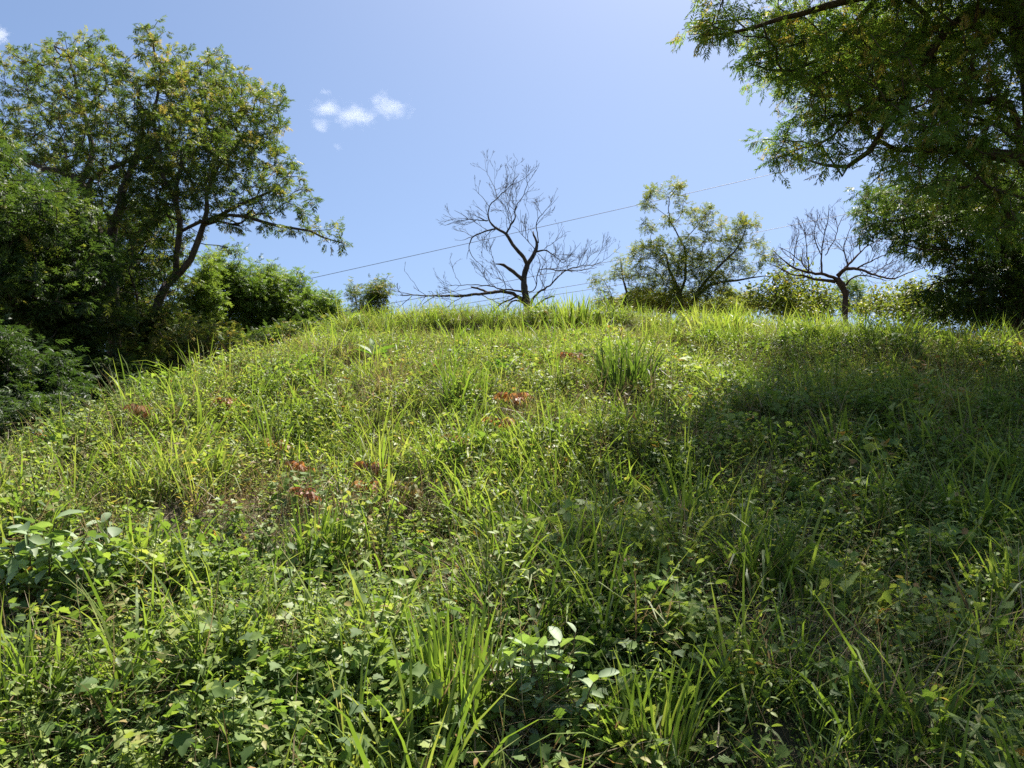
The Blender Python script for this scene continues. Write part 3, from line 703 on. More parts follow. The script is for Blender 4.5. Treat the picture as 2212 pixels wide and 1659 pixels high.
def bare_tree(name, label, cat, group, conv, D, unit, limbs, bark, twig_len, density, seed, up=.55):
    r = np.random.default_rng(seed)
    g = Geo(); first = limbs[0][0]
    q = conv(first[0], first[1]); f = foot(q[0], D, .1)
    root = empty(name, f); tag(root, label, cat, group)
    gt = Geo()
    done = []
    def twig(p, d, ln, rad, lev):
        n = 4; pts = [p]; dd = d.copy()
        for k in range(n):
            dd = dd + r.normal(0, .08, 3) + np.array([0, 0, up * .12]); dd /= np.linalg.norm(dd)
            pts.append(pts[-1] + dd * ln / n)
        tube(gt, pts, np.maximum(np.linspace(rad, rad * .5, n + 1), .0024), 4)
        if lev <= 0 or ln < .09: return
        for k in range(1, n + 1):
            if k == n or r.uniform() < .28:
                for s_ in ((1, -1) if k == n else (1 if r.uniform() < .5 else -1,)):
                    ax = r.normal(0, 1, 3); ax -= dd * ax.dot(dd); ax /= np.linalg.norm(ax)
                    nd = dd * .9 + ax * .46 * s_; nd /= np.linalg.norm(nd)
                    twig(pts[k], nd, ln * r.uniform(.5, .75), rad * .62, lev - 1)
    off = {}
    for li, limb in enumerate(limbs):
        P0 = np.array([conv(a[0], a[1]) for a in limb])
        # depth wanders along a limb, starting where it leaves its parent
        d0 = D
        if done:
            A = np.concatenate([q[0] for q in done]); B = np.concatenate([q[1] for q in done])
            j = int(np.argmin(((A - P0[0]) ** 2).sum(1))); d0 = B[j]
        slope = r.normal(0, .5) if li else 0
        ln = np.concatenate([[0], np.cumsum(np.linalg.norm(np.diff(P0, axis=0), axis=1))]) / FPX * D
        dep = d0 + slope * ln
        pts = np.array([P(a[0], a[1], d) for a, d in zip(P0, dep)])
        rad = np.maximum(np.array([a[2] for a in limb]) * 1.12, 2.6) * unit / 2
        if li == 0:
            pts = np.concatenate([[f], pts]); rad = np.concatenate([[rad[0] * 1.15], rad]); P0 = np.concatenate([P0[:1], P0]); dep = np.concatenate([dep[:1], dep])
        q, rr = resample(pts, rad, .09)
        q[1:-1] += r.normal(0, .006, q[1:-1].shape)
        q[1:-1] += (noise2(np.arange(len(q)) * 1., np.full(len(q), li * 3.1), 8, .9)[:, None] * np.array([.012, .01, .008]))[1:-1]
        tube(g, q, rr * (1 + .06 * r.normal(0, 1, len(rr))), 8 if rr.max() > .02 else 5)
        tt = np.linspace(0, 1, 24); kk = np.linspace(0, 1, len(P0))
        done.append((np.stack([np.interp(tt, kk, P0[:, 0]), np.interp(tt, kk, P0[:, 1])], -1), np.interp(tt, kk, dep)))
        # twigs
        for k in range(1, len(q)):
            if rr[k] < .032 and r.uniform() < density * (.6 if density < 1.2 else .4) and li:
                d = q[k] - q[k - 1]; d /= np.linalg.norm(d)
                ax = r.normal(0, 1, 3); ax[1] *= .8; ax -= d * ax.dot(d); ax /= np.linalg.norm(ax)
                if ax[2] < 0 and r.uniform() < up: ax = -ax
                nd = d * .75 + ax * .7; nd /= np.linalg.norm(nd)
                twig(q[k], nd, twig_len * r.uniform(.5, 1.15) * min(1, .35 + rr[k] / .012) * (.45 + .55 * min(1, (len(q) - k) / 8)), min(.008, max(.0042, rr[k] * .65)), 3)
    g.obj('trunk', bark, root); gt.obj('twigs', bark, root)
    return root

def dead_trees():
    T1 = [
     [(1290, 1390, 74), (1262, 1250, 56), (1240, 1130, 50), (1250, 1060, 48), (1275, 980, 42)],
     [(1275, 980, 36), (1230, 900, 32), (1160, 820, 28), (1110, 750, 26), (1090, 710, 25)],
     [(1090, 710, 22), (1040, 675, 22), (1000, 665, 19), (960, 620, 14), (935, 595, 12), (930, 540, 11), (940, 470, 10), (975, 435, 9), (1015, 400, 8), (1085, 325, 7), (1140, 285, 6), (1165, 230, 4), (1160, 150, 3), (1190, 70, 2)],
     [(1000, 665, 15), (920, 680, 13), (850, 710, 12), (790, 735, 11), (765, 790, 8), (765, 850, 6), (800, 920, 5), (860, 970, 4), (940, 1040, 4), (970, 1090, 3)],
     [(790, 735, 6), (740, 755, 5), (697, 767, 2)], [(765, 850, 5), (755, 890, 4), (748, 932, 2)],
     [(935, 595, 10), (850, 590, 8), (760, 580, 7), (700, 600, 6), (620, 608, 4), (560, 640, 3), (498, 612, 2)],
     [(760, 580, 6), (720, 540, 4), (660, 520, 3), (640, 505, 2)], [(920, 600, 9), (870, 575, 9), (840, 560, 5)],
     [(1015, 400, 6), (990, 310, 5), (960, 240, 4), (920, 170, 3), (905, 60, 2)], [(940, 470, 5), (880, 380, 4), (830, 330, 3), (800, 315, 2)],
     [(1085, 325, 5), (1100, 200, 4), (1080, 90, 2)], [(1140, 285, 5), (1250, 230, 4), (1330, 150, 3), (1375, 105, 2)],
     [(1090, 710, 18), (1110, 670, 16), (1140, 620, 15), (1175, 575, 12), (1170, 500, 8), (1190, 440, 7), (1250, 370, 6), (1275, 270, 5), (1270, 200, 4), (1262, 118, 2)],
     [(1275, 270, 4), (1330, 190, 3), (1377, 108, 2)], [(1250, 370, 4), (1300, 300, 3), (1345, 250, 2)],
     [(1140, 620, 7), (1125, 540, 6), (1105, 460, 6), (1130, 390, 5), (1135, 310, 4), (1165, 230, 3), (1212, 185, 2)],
     [(1275, 980, 38), (1320, 910, 34), (1355, 850, 32), (1360, 780, 20), (1335, 720, 16), (1325, 688, 9)],
     [(1355, 865, 18), (1390, 860, 15), (1425, 840, 13), (1480, 880, 8), (1540, 930, 6), (1590, 980, 4), (1640, 900, 4), (1700, 840, 3), (1742, 785, 2)],
     [(1372, 790, 9), (1350, 650, 8), (1355, 600, 7), (1400, 540, 6), (1460, 480, 4), (1500, 410, 3), (1530, 330, 2)], [(1400, 540, 4), (1370, 490, 3), (1350, 425, 2)], [(1460, 480, 3), (1510, 440, 3), (1547, 380, 2)],
     [(1345, 850, 7), (1290, 780, 6), (1230, 720, 5), (1180, 650, 3), (1140, 640, 2)], [(1230, 720, 5), (1220, 600, 3), (1215, 500, 2)], [(1290, 790, 5), (1250, 640, 3), (1300, 560, 2), (1245, 430, 2)],
     [(1425, 840, 6), (1500, 790, 4), (1560, 740, 3), (1625, 690, 2)], [(1500, 790, 4), (1560, 700, 3), (1595, 640, 2)],
     [(1238, 1110, 36), (1180, 1065, 30), (1120, 1015, 28), (1060, 970, 25), (1000, 972, 8)],
     [(1250, 1300, 38), (1190, 1250, 30), (1120, 1215, 28), (1040, 1210, 26), (940, 1225, 24), (840, 1235, 22), (740, 1250, 20), (620, 1250, 18), (520, 1250, 14), (430, 1252, 12), (340, 1245, 9), (250, 1245, 8), (168, 1243, 6)],
     [(940, 1225, 18), (860, 1190, 16), (786, 1172, 12)],
     [(1235, 1215, 18), (1160, 1200, 15), (1090, 1190, 13), (1040, 1195, 11), (980, 1165, 9), (900, 1165, 8), (820, 1150, 7), (700, 1160, 5), (620, 1160, 4), (560, 1165, 3), (500, 1110, 2)],
     [(740, 1250, 6), (620, 1300, 5), (560, 1370, 4), (510, 1410, 3)], [(460, 1260, 6), (380, 1300, 5), (350, 1360, 4), (280, 1420, 2)], [(270, 1250, 5), (190, 1310, 4), (140, 1370, 3), (130, 1430, 2)],
     [(400, 1250, 4), (340, 1220, 4), (300, 1150, 3), (250, 1090, 2), (205, 1033, 2)], [(700, 1160, 4), (640, 1060, 3), (600, 930, 2)], [(620, 1160, 3), (540, 1130, 3), (480, 1080, 2)],
     [(840, 1235, 7), (920, 1260, 7), (1000, 1300, 6), (1060, 1340, 4), (1100, 1390, 3)], [(1090, 1190, 6), (1060, 1080, 5), (980, 960, 4), (930, 760, 3), (905, 690, 2)],
     [(1300, 1340, 28), (1320, 1265, 20), (1390, 1210, 17), (1460, 1170, 14), (1510, 1120, 11), (1570, 1050, 10), (1620, 1025, 10), (1700, 1000, 8), (1780, 980, 7), (1850, 990, 5), (1930, 950, 4), (2000, 900, 3), (2088, 818, 2)],
     [(1270, 1205, 14), (1310, 1225, 11), (1350, 1195, 9), (1362, 1050, 8), (1390, 960, 6), (1365, 900, 4)],
     [(1375, 1025, 8), (1440, 1010, 9), (1520, 1025, 10), (1600, 1030, 9), (1700, 1030, 7), (1800, 1020, 5), (1880, 1000, 3)],
     [(1330, 1355, 18), (1390, 1300, 15), (1450, 1265, 14), (1512, 1255, 11)],
     [(1240, 1310, 20), (1180, 1275, 14), (1130, 1300, 12), (1080, 1370, 10), (1040, 1400, 8)], [(1180, 1260, 16), (1060, 1310, 13), (1000, 1350, 11), (965, 1405, 8)],
     [(1430, 1190, 6), (1380, 1090, 5), (1400, 1000, 4), (1440, 900, 3), (1440, 780, 2)], [(1480, 1160, 5), (1530, 1000, 4), (1600, 870, 3), (1590, 770, 2)], [(1365, 880, 5), (1440, 940, 4), (1440, 1050, 4), (1410, 1180, 3)],
    ]
    D = 17.5
    bare_tree('dead_tree', 'leafless dark tree standing alone on the crest with long low branch reaching left', 'tree', 'bare trees on the crest', C3, D, .45208 / 3102 * D, T1, M_dead, .36, .5, 5, up=.4)
    T2 = [
     [(1622, 1010, 32), (1628, 880, 34), (1600, 820, 40), (1572, 782, 36)],
     [(1572, 790, 22), (1490, 760, 17), (1400, 745, 15), (1300, 720, 11), (1200, 640, 5), (1170, 600, 3)],
     [(1560, 805, 20), (1440, 790, 15), (1370, 770, 11), (1290, 760, 8), (1180, 700, 4), (1140, 690, 3)],
     [(1578, 770, 28), (1620, 722, 22), (1700, 720, 16), (1800, 760, 12), (1920, 795, 9), (1990, 760, 5), (2115, 715, 2)],
     [(1628, 830, 12), (1660, 780, 10), (1730, 760, 8), (1800, 772, 6), (1880, 800, 4)],
     [(1620, 722, 16), (1660, 680, 13), (1720, 620, 9), (1760, 580, 6), (1850, 540, 4), (1930, 530, 2)],
     [(1480, 755, 12), (1475, 640, 9), (1490, 520, 7), (1520, 420, 5), (1522, 330, 3)],
     [(1400, 745, 8), (1385, 640, 6), (1380, 520, 5), (1352, 415, 3)], [(1300, 720, 7), (1310, 600, 5), (1340, 480, 4), (1275, 450, 2)],
     [(1700, 720, 10), (1780, 680, 8), (1860, 640, 5), (1960, 600, 3)], [(1500, 640, 6), (1560, 540, 5), (1590, 430, 4), (1625, 380, 2)],
     [(1640, 700, 9), (1610, 600, 6), (1640, 500, 4), (1690, 430, 3)], [(1720, 620, 6), (1700, 540, 4), (1740, 450, 3)],
     [(1800, 760, 6), (1880, 700, 5), (1980, 660, 3), (2050, 630, 2)], [(1400, 745, 7), (1330, 660, 5), (1240, 600, 4), (1210, 590, 2)], [(1475, 640, 6), (1430, 540, 4), (1450, 390, 3)],
     [(1290, 760, 5), (1230, 730, 4), (1180, 760, 3)],
    ]
    D = 16.5
    bare_tree('dead_tree', 'leafless reddish-brown tree with flat umbrella crown on the crest at the right', 'tree', 'bare trees on the crest', C4, D, .63291 / 3102 * D, T2, M_red, .30, 1.3, 9, up=.45)

def yellow_tree():
    D = 17.5
    c = lambda x, y, dd=0: P(*C4(x, y), D + dd)
    q = C4(625, 980); f = foot(q[0], D)
    B = lambda x, y, rx, ry, w_=1, dd=0: (*C4(x, y), rx * .3472, ry * .3472, D + dd, max(.3, rx * .3472 / FPX * D * .9), w_)
    b = [B(575, 205, 40, 25, 2.5), B(610, 300, 30, 15, .6), B(430, 250, 45, 35, 1.6), B(400, 320, 40, 25, 1.6), B(520, 260, 60, 30, 1.2), B(650, 370, 50, 40, 1.2), B(760, 360, 50, 35, 1.8), B(720, 440, 70, 40, 1.3), B(520, 420, 60, 30, .7),
         B(400, 460, 45, 30, 1.2), B(980, 440, 60, 60, 1.5), B(1060, 440, 25, 25, 1.5), B(860, 450, 30, 25, 1.2), B(780, 520, 60, 40, 1.2), B(940, 550, 110, 60, 1.3), B(650, 560, 90, 60, 1), B(1090, 570, 60, 35, 1.3),
         B(440, 600, 140, 50, 1), B(330, 640, 70, 40, 1.2), B(600, 680, 180, 70, 1), B(850, 650, 120, 70, 1), B(1130, 650, 70, 40, 1.3), B(480, 780, 150, 60, 1), B(760, 780, 160, 60, 1), B(1000, 720, 90, 50, .9), B(350, 740, 70, 60, .8)]
    tree('tree', 'open-crowned yellow-green tree behind the crest between the two leafless trees', 'tree', GT, f,
         [([f, c(612, 950), c(598, 860), c(570, 800), c(520, 730), c(500, 640)], [.075, .06, .05, .04, .03, .02]),
          ([f, c(660, 935), c(710, 860), c(770, 812), c(860, 790), c(960, 778), c(1060, 765), c(1200, 770)], [.06, .055, .05, .04, .03, .025, .015, .008]),
          ([c(710, 860), c(800, 740, -.3), c(870, 700, -.3), c(930, 640, -.3), c(980, 560), c(1000, 440)], [.035, .03, .025, .02, .014, .008]),
          ([c(600, 870), c(640, 740, .3), c(635, 640, .3), c(630, 540, .3), c(560, 500), c(520, 400), c(500, 350), c(580, 220)], [.035, .03, .024, .02, .014, .01, .008, .005]),
          ([c(520, 400), c(460, 360), c(400, 290)], [.008, .006, .004]), ([c(630, 540, .3), c(700, 460), c(760, 380)], [.012, .009, .005])],
         b + [B(600, 880, 230, 40, .7), B(400, 870, 120, 40, .6), B(850, 870, 120, 40, .6)], 740, 11, .125, M_yel, sep=.17, back=0, bark=M_bark, tint0=.35, light=.3, tip=.004, pairs=4, leaf=.42, step=.15, spread=.1, droop=0)
    D2 = 16.8
    q = C4(268, 990); f = foot(q[0], D2)
    B2 = lambda x, y, rx, ry, w_=1: (*C4(x, y), rx * .3472, ry * .3472, D2, max(.3, rx * .3472 / FPX * D2 * .9), w_)
    c2 = lambda x, y: P(*C4(x, y), D2)
    tree('small_tree', 'small sparse yellow-green tree just right of the lone leafless tree', 'tree', GT, f,
         [([f, c2(262, 900), c2(255, 800), c2(230, 700)], [.04, .03, .02, .012])],
         [B2(230, 665, 40, 20, 1.3), B2(70, 790, 60, 25, 1.6), B2(130, 860, 50, 30, 1.2), B2(200, 750, 60, 40, 1), B2(260, 760, 50, 40, .8), B2(330, 850, 70, 40, .8), B2(110, 920, 90, 20, .8), B2(300, 920, 80, 30, 1)],
         180, 10, .095, M_yel, back=0, sep=.15, tint0=.35, light=.3, tip=.004, pairs=4, leaf=.42)

def bush(name, label, group, px, d, blobs, n, per, L_, mat, stems=4, kind='frond', tmpl=DIN, tint0=.35, light=.25, r0=.022, **kw):
    f = foot(px, d, .1); root = empty(name, f); tag(root, label, 'bush' if 'bush' in name or 'shrub' in name else 'tree', group)
    sk = Skeleton(); pts = blob_points(blobs, n if kind == 'leaf' else int(n * .6), sep=.10 if kind == 'leaf' else .125); per = per if kind == 'leaf' else per * 1.7
    sk.node(f, -1, r0, False)
    hi = pts[np.argsort(-pts[:, 2])][:max(8, n // 8)]
    for k in range(stems):
        t = hi[rng.integers(0, len(hi))]; mid = f + (t - f) * .5 + np.array([rng.normal(0, .12), rng.normal(0, .12), .1])
        sk.limb([f, mid, t], [r0, r0 * .6, r0 * .25], start=0)
    for k in range(len(sk.ok)):
        if sk.pl[k] < .35: sk.ok[k] = False
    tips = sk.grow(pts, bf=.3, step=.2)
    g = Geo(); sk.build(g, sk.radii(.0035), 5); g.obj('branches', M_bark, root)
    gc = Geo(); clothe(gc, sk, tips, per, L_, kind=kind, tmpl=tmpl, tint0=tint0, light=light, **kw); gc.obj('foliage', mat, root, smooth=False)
    return root

def bushes():
    GB = 'bushes and saplings behind the slope'
    b = lambda x, y, rx, ry, d, w_=1: (x, y, rx, ry, d, max(.35, rx / FPX * d * .9), w_)
    D = 15
    bush('sapling', 'slender pale feathery sapling rising beside the slanting tree', GB, 470, D, [b(490, 545, 40, 13.5, D, .8), b(475, 600, 60, 40, D), b(520, 620, 50, 50, D), b(470, 680, 60, 40, D)], 420, 6, .14, M_sap, tint0=.45)
    bush('sapling', 'leafy green sapling with layered sprays right of the pale sapling', GB, 585, D + .5, [b(555, 590, 35, 25, D + .5), b(585, 600, 40, 35, D + .5), b(570, 650, 70, 40, D + .5), b(560, 710, 80, 35, D + .5)], 460, 6, .14, M_sap, tint0=.5)
    bush('sapling', 'rounded green sapling whose top meets the end of the overhead wire', GB, 640, D + 1, [b(628, 610, 38, 30, D + 1), b(660, 650, 55, 30, D + 1), b(645, 700, 70, 35, D + 1), b(700, 665, 30, 13.5, D + 1)], 470, 6, .14, M_sap, tint0=.38)
    bush('shrub', 'upright bushy shrub on the skyline left of the lone leafless tree', GB, 800, 17, [b(765, 625, 14, 17, 17, .8), b(805, 640, 26, 40, 17), b(832, 620, 14, 26, 17, 1.2), b(800, 675, 50, 25, 17), b(765, 685, 45, 13.5, 17, .8)], 340, 7, .11, M_acacia, tint0=.45, light=.3)
    D = 11.5
    bush('bush', 'yellow-green bush in the sun below the slanting tree at the slope edge', GB, 430, D, [b(420, 725, 90, 35, D), b(400, 770, 90, 40, D), b(500, 760, 70, 35, D), b(350, 800, 60, 30, D)], 540, 7, .12, M_acacia, tint0=.62, light=.2)
    bush('bush', 'dark green bush filling the gap under the saplings', GB, 600, 13.5, [b(600, 735, 90, 22, 13.5), b(700, 712, 60, 20, 13.5, .8), b(640, 715, 60, 20, 13.5)], 420, 7, .13, M_acacia, tint0=.30)
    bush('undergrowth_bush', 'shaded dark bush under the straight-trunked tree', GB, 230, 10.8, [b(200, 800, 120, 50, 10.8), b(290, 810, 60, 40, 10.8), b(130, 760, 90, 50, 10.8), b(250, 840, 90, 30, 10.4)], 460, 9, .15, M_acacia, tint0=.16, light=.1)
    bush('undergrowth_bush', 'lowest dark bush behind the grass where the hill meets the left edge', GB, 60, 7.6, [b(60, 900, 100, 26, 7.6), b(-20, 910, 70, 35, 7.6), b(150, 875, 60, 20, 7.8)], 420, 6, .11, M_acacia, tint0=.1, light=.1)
    bush('undergrowth_bush', 'shaded dark bush at the foot of the forked tree on the left edge', GB, 50, 8.6, [b(60, 800, 110, 50, 8.6), b(-20, 770, 90, 80, 8.6), b(110, 850, 90, 35, 8.4), b(20, 870, 110, 35, 8.2)], 450, 8, .13, M_acacia, tint0=.05, light=.05)  # canopy shade is put into the leaf colour by the very low tint
    for lab, x, d, bl, mt, t0, n_ in (
        ('light green ragged sapling filling the gap between the pale sapling and the slanting trunk', 420, 14, [b(430, 640, 50, 50, 14), b(410, 700, 60, 40, 14), b(455, 575, 20, 30, 14)], M_sap, .6, 260),
        ('light green sapling sloping down to the skyline shrub', 720, 15.5, [b(700, 660, 35, 30, 15.5), b(730, 690, 45, 22, 15.5), b(680, 700, 60, 30, 15.5), b(620, 670, 60, 40, 15.5)], M_sap, .5, 300),
        ('lit green bush between the two trunks of the left trees', 330, 12.4, [b(330, 740, 60, 50, 12.4), b(370, 690, 40, 40, 12.4), b(290, 700, 40, 40, 12.4)], M_acacia, .42, 260)):
        bush('sapling' if 'sapling' in lab else 'bush', lab, GB, x, d, bl, int(n_ * 1.4), 6, .14, mt, tint0=t0)
    # behind the crest at the right
    for lab, x, d, bl, mt, t0, kd in (
        ('broad-leaved bush left of the umbrella-crowned leafless tree', 1720, 18.2, [b(1720, 610, 45, 35, 18.2), b(1740, 650, 70, 25, 18.2), b(1690, 640, 60, 25, 18.2)], M_yel, .25, 'leaf'),
        ('sunlit yellow-green bush on the skyline right of the umbrella-crowned tree', 1930, 17.5, [b(1920, 640, 60, 25, 17.5), b(1980, 625, 40, 22, 17.5), b(1960, 660, 80, 20, 17.5)], M_yel, .4, 'leaf'),
        ('low yellowish bush in the gap between the open-crowned tree and the leafless one', 1600, 18, [b(1600, 640, 60, 22, 25), b(1560, 660, 70, 16, 25), b(1650, 655, 50, 22, 25)], M_yel, .45, 'frond'),
        ('low bush under the left side of the open-crowned tree', 1400, 18.2, [b(1400, 645, 60, 20, 18.2), b(1340, 655, 60, 14, 18.2)], M_yel, .4, 'frond'),
        ('bush with thin stems directly behind the umbrella-crowned tree trunk', 1840, 26, [b(1840, 620, 40, 30, 26), b(1800, 650, 50, 13.5, 26), b(1870, 655, 50, 13.5, 26)], M_sap, .5, 'frond'),
        ('tall thin-leaved bush joining the umbrella-crowned tree to the skyline bushes', 1775, 18.5, [b(1770, 640, 36, 36, 18.5), b(1750, 670, 60, 20, 18.5), b(1870, 668, 36, 18, 18.5)], M_yel, .35, 'leaf'),
        ('ragged bush on the right crest rising toward the drooping tree', 2010, 15, [b(2000, 640, 60, 35, 15), b(1950, 670, 60, 22, 15), b(2060, 660, 60, 30, 15)], M_yel, .3, 'leaf'),
        ('ragged bush behind the crest grass right of the lone leafless tree', 1500, 18, [b(1500, 655, 90, 22, 18), b(1420, 665, 60, 16, 18), b(1590, 665, 60, 18, 18)], M_yel, .35, 'frond'),
        ('small bush with upright twigs beside the umbrella-crowned trunk', 1700, 17, [b(1690, 600, 30, 22, 17), b(1660, 640, 60, 30, 17), b(1720, 665, 50, 20, 17)], M_yel, .3, 'leaf'),
        ('dark bush below the drooping tree at the right end of the crest', 2130, 13.0, [b(2080, 670, 90, 17, 13.0), b(2170, 680, 80, 30, 13.0), b(2020, 675, 60, 16, 13.0)], M_acacia, .25, 'leaf')):
        bush('bush', lab, GB, x, d, bl, 200, 11 if kd == 'leaf' else 7, .09 if kd == 'leaf' else .14, mt, tint0=t0, kind=kd, tmpl=OV if kd == 'leaf' else DIN, spread=.22 if kd == 'leaf' else .16)

# ------------------------------------------------------------------ wires
def wires():
    spec = [('highest overhead wire crossing behind the lone leafless tree', [(650, 605), (1000, 530), (1165, 492), (1390, 440), (1600, 388), (1840, 338)], 48),
            ('second overhead wire from the top passing behind the open-crowned tree', [(840, 655), (969, 633), (1300, 569), (1633, 501), (1845, 459), (2017, 424)], 50),
            ('third overhead wire from the top crossing the umbrella-crowned tree', [(895, 675), (1072, 644), (1699, 538), (1902, 500)], 51),
            ('lowest overhead wire skimming the crest grass', [(940, 674), (1262, 629), (1902, 516), (2212, 460)], 52)]
    for lab, pts, D in spec:
        # a straight span sagging slightly, running past both sides of the view
        p = np.array(pts, float); co = np.polyfit(p[:, 0], p[:, 1], 2)
        xs_ = np.linspace(p[0, 0] - 500, p[-1, 0] + 700, 40)
        q = np.array([P(x, np.polyval(co, x) if p[0, 0] <= x <= p[-1, 0] else (np.polyval(co, p[0, 0]) + np.polyval(np.polyder(co), p[0, 0]) * (x - p[0, 0]) if x < p[0, 0] else np.polyval(co, p[-1, 0]) + np.polyval(np.polyder(co), p[-1, 0]) * (x - p[-1, 0])), D) for x in xs_])
        g = Geo(); tube(g, q, np.full(len(q), .017), 5)
        o = g.obj('power_line', M_wire); tag(o, lab, 'wire', 'overhead wires')


# ------------------------------------------------------------------ single plants one can point to
def place(g, name, mat, loc, parent=None):
    o = g.obj(name, mat)
    if parent is None: o.location = loc
    else: o.parent = parent
    return o

def tussocks():
    GR = 'grass tussocks standing out on the slope'
    # base px, base py, blades, radius, shortest, longest, thinnest, widest (photo measure), lean, bend, tint range, label
    L_ = [
     (985, 1600, 130, 75, 190, 330, 5, 11, .26, .35, (.35, .9), 'large upright tussock in the centre foreground left of the pale-leaved shrub'),
     (1400, 1659, 90, 80, 150, 280, 5, 10, .35, .5, (.4, .95), 'bright foreground tussock right of the pale-leaved shrub'),
     (1850, 1620, 70, 70, 90, 200, 6, 10, .4, .6, (.3, .8), 'small tussock in dappled shade at the bottom right'),
     (2120, 1180, 90, 60, 100, 220, 6, 11, .42, .8, (.4, .9), 'bright spiky tussock lit against the shade at the right edge'),
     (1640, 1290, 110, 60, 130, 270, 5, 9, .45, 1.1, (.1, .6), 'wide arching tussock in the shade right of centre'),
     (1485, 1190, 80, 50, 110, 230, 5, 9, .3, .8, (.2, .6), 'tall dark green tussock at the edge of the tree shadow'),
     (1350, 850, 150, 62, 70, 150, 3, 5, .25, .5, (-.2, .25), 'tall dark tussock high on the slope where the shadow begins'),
     (455, 1060, 40, 25, 60, 130, 6, 11, .3, .5, (.6, 1), 'bright tussock of broad blades on the left slope above the dark hollow'),
     (1120, 1190, 90, 60, 90, 190, 6, 11, .42, 1.0, (.5, 1), 'bright arching tussock in the middle of the slope'),
     (690, 1240, 120, 60, 90, 190, 4, 7, .22, .4, (.25, .7), 'fine upright tussock beside the dark red-leaved seedling'),
     (500, 1470, 90, 70, 110, 220, 6, 11, .45, 1.1, (.4, .9), 'arching tussock in the left foreground'),
     (110, 1520, 70, 90, 130, 250, 7, 13, .5, 1.2, (.5, 1), 'loose tussock of pale broad blades at the left edge foreground'),
     (790, 1690, 60, 60, 120, 240, 8, 14, .5, 1.0, (.6, 1), 'bright yellow-green tussock cut by the bottom edge of the photo'),
     (2170, 1320, 70, 50, 90, 190, 5, 9, .4, .6, (.5, .9), 'leaning sunlit tussock at the right edge below the spiky one'),
     (1740, 1340, 34, 30, 90, 180, 7, 11, .6, 1.4, (.5, .9), 'small fountain-shaped tussock in the shade at lower right'),
     (1930, 765, 70, 50, 50, 110, 3.5, 6, .4, .9, (.5, .95), 'long-bladed sunlit tussock on the crest below the umbrella-crowned tree'),
     (2070, 770, 60, 50, 50, 100, 3.5, 6, .45, .9, (.5, .95), 'long-bladed tussock on the crest under the drooping dark tree'),
     (1015, 875, 150, 60, 50, 110, 3, 5, .35, .6, (.3, .7), 'broad tussock in the upper middle of the slope below the green seedling'),
     (1400, 960, 90, 50, 60, 140, 4, 7, .4, .7, (.2, .6), 'shaded leaning tussock right of the orange-leaved seedlings'),
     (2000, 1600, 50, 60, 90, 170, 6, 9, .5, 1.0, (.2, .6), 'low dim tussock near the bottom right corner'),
     (845, 1110, 70, 40, 60, 140, 6, 10, .4, .8, (.5, .9), 'bright tussock rising behind the brown-leaved seedling'),
     (610, 920, 80, 50, 50, 110, 4, 7, .4, .8, (.5, 1), 'yellow-green tussock on the upper left slope'),
     (1240, 735, 110, 60, 35, 75, 2.6, 4.5, .35, .7, (.5, 1), 'sunlit tussock on the crest right of the lone leafless tree'),
     (1550, 735, 120, 70, 40, 90, 2.8, 4.8, .35, .7, (.5, 1), 'sunlit tussock on the crest below the open-crowned tree'),
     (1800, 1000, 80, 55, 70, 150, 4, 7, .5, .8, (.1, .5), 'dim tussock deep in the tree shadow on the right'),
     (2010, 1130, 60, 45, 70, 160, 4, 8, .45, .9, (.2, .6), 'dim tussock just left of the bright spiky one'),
     (300, 1250, 70, 45, 80, 170, 5, 9, .35, .8, (.5, .9), 'tussock of fresh blades right of the left-edge shrub'),
    ]
    for px, py, n, rad, a, b, w0, w1, lean, bend, tr, lab in L_:
        q = ground_at(px, min(py, 1640))
        if py > 1640: q[1] -= (py - 1640) / 330.
        q[2] = float(H(q[0], q[1])); u = q[1] / FPX
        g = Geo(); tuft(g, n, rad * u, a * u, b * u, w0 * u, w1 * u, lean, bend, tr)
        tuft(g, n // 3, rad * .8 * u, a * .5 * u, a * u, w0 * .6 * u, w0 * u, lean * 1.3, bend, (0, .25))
        tag(place(g, 'grass_tussock', M_grass, q), lab, 'grass tussock', GR)

def leaf_at(g, tmpl, p, az, pitch, roll, ln, tint):
    stamp(g, *tmpl, np.array([p]), frames(np.array([az]), np.array([pitch]), np.array([roll])), np.array([ln]), np.array([tint]))

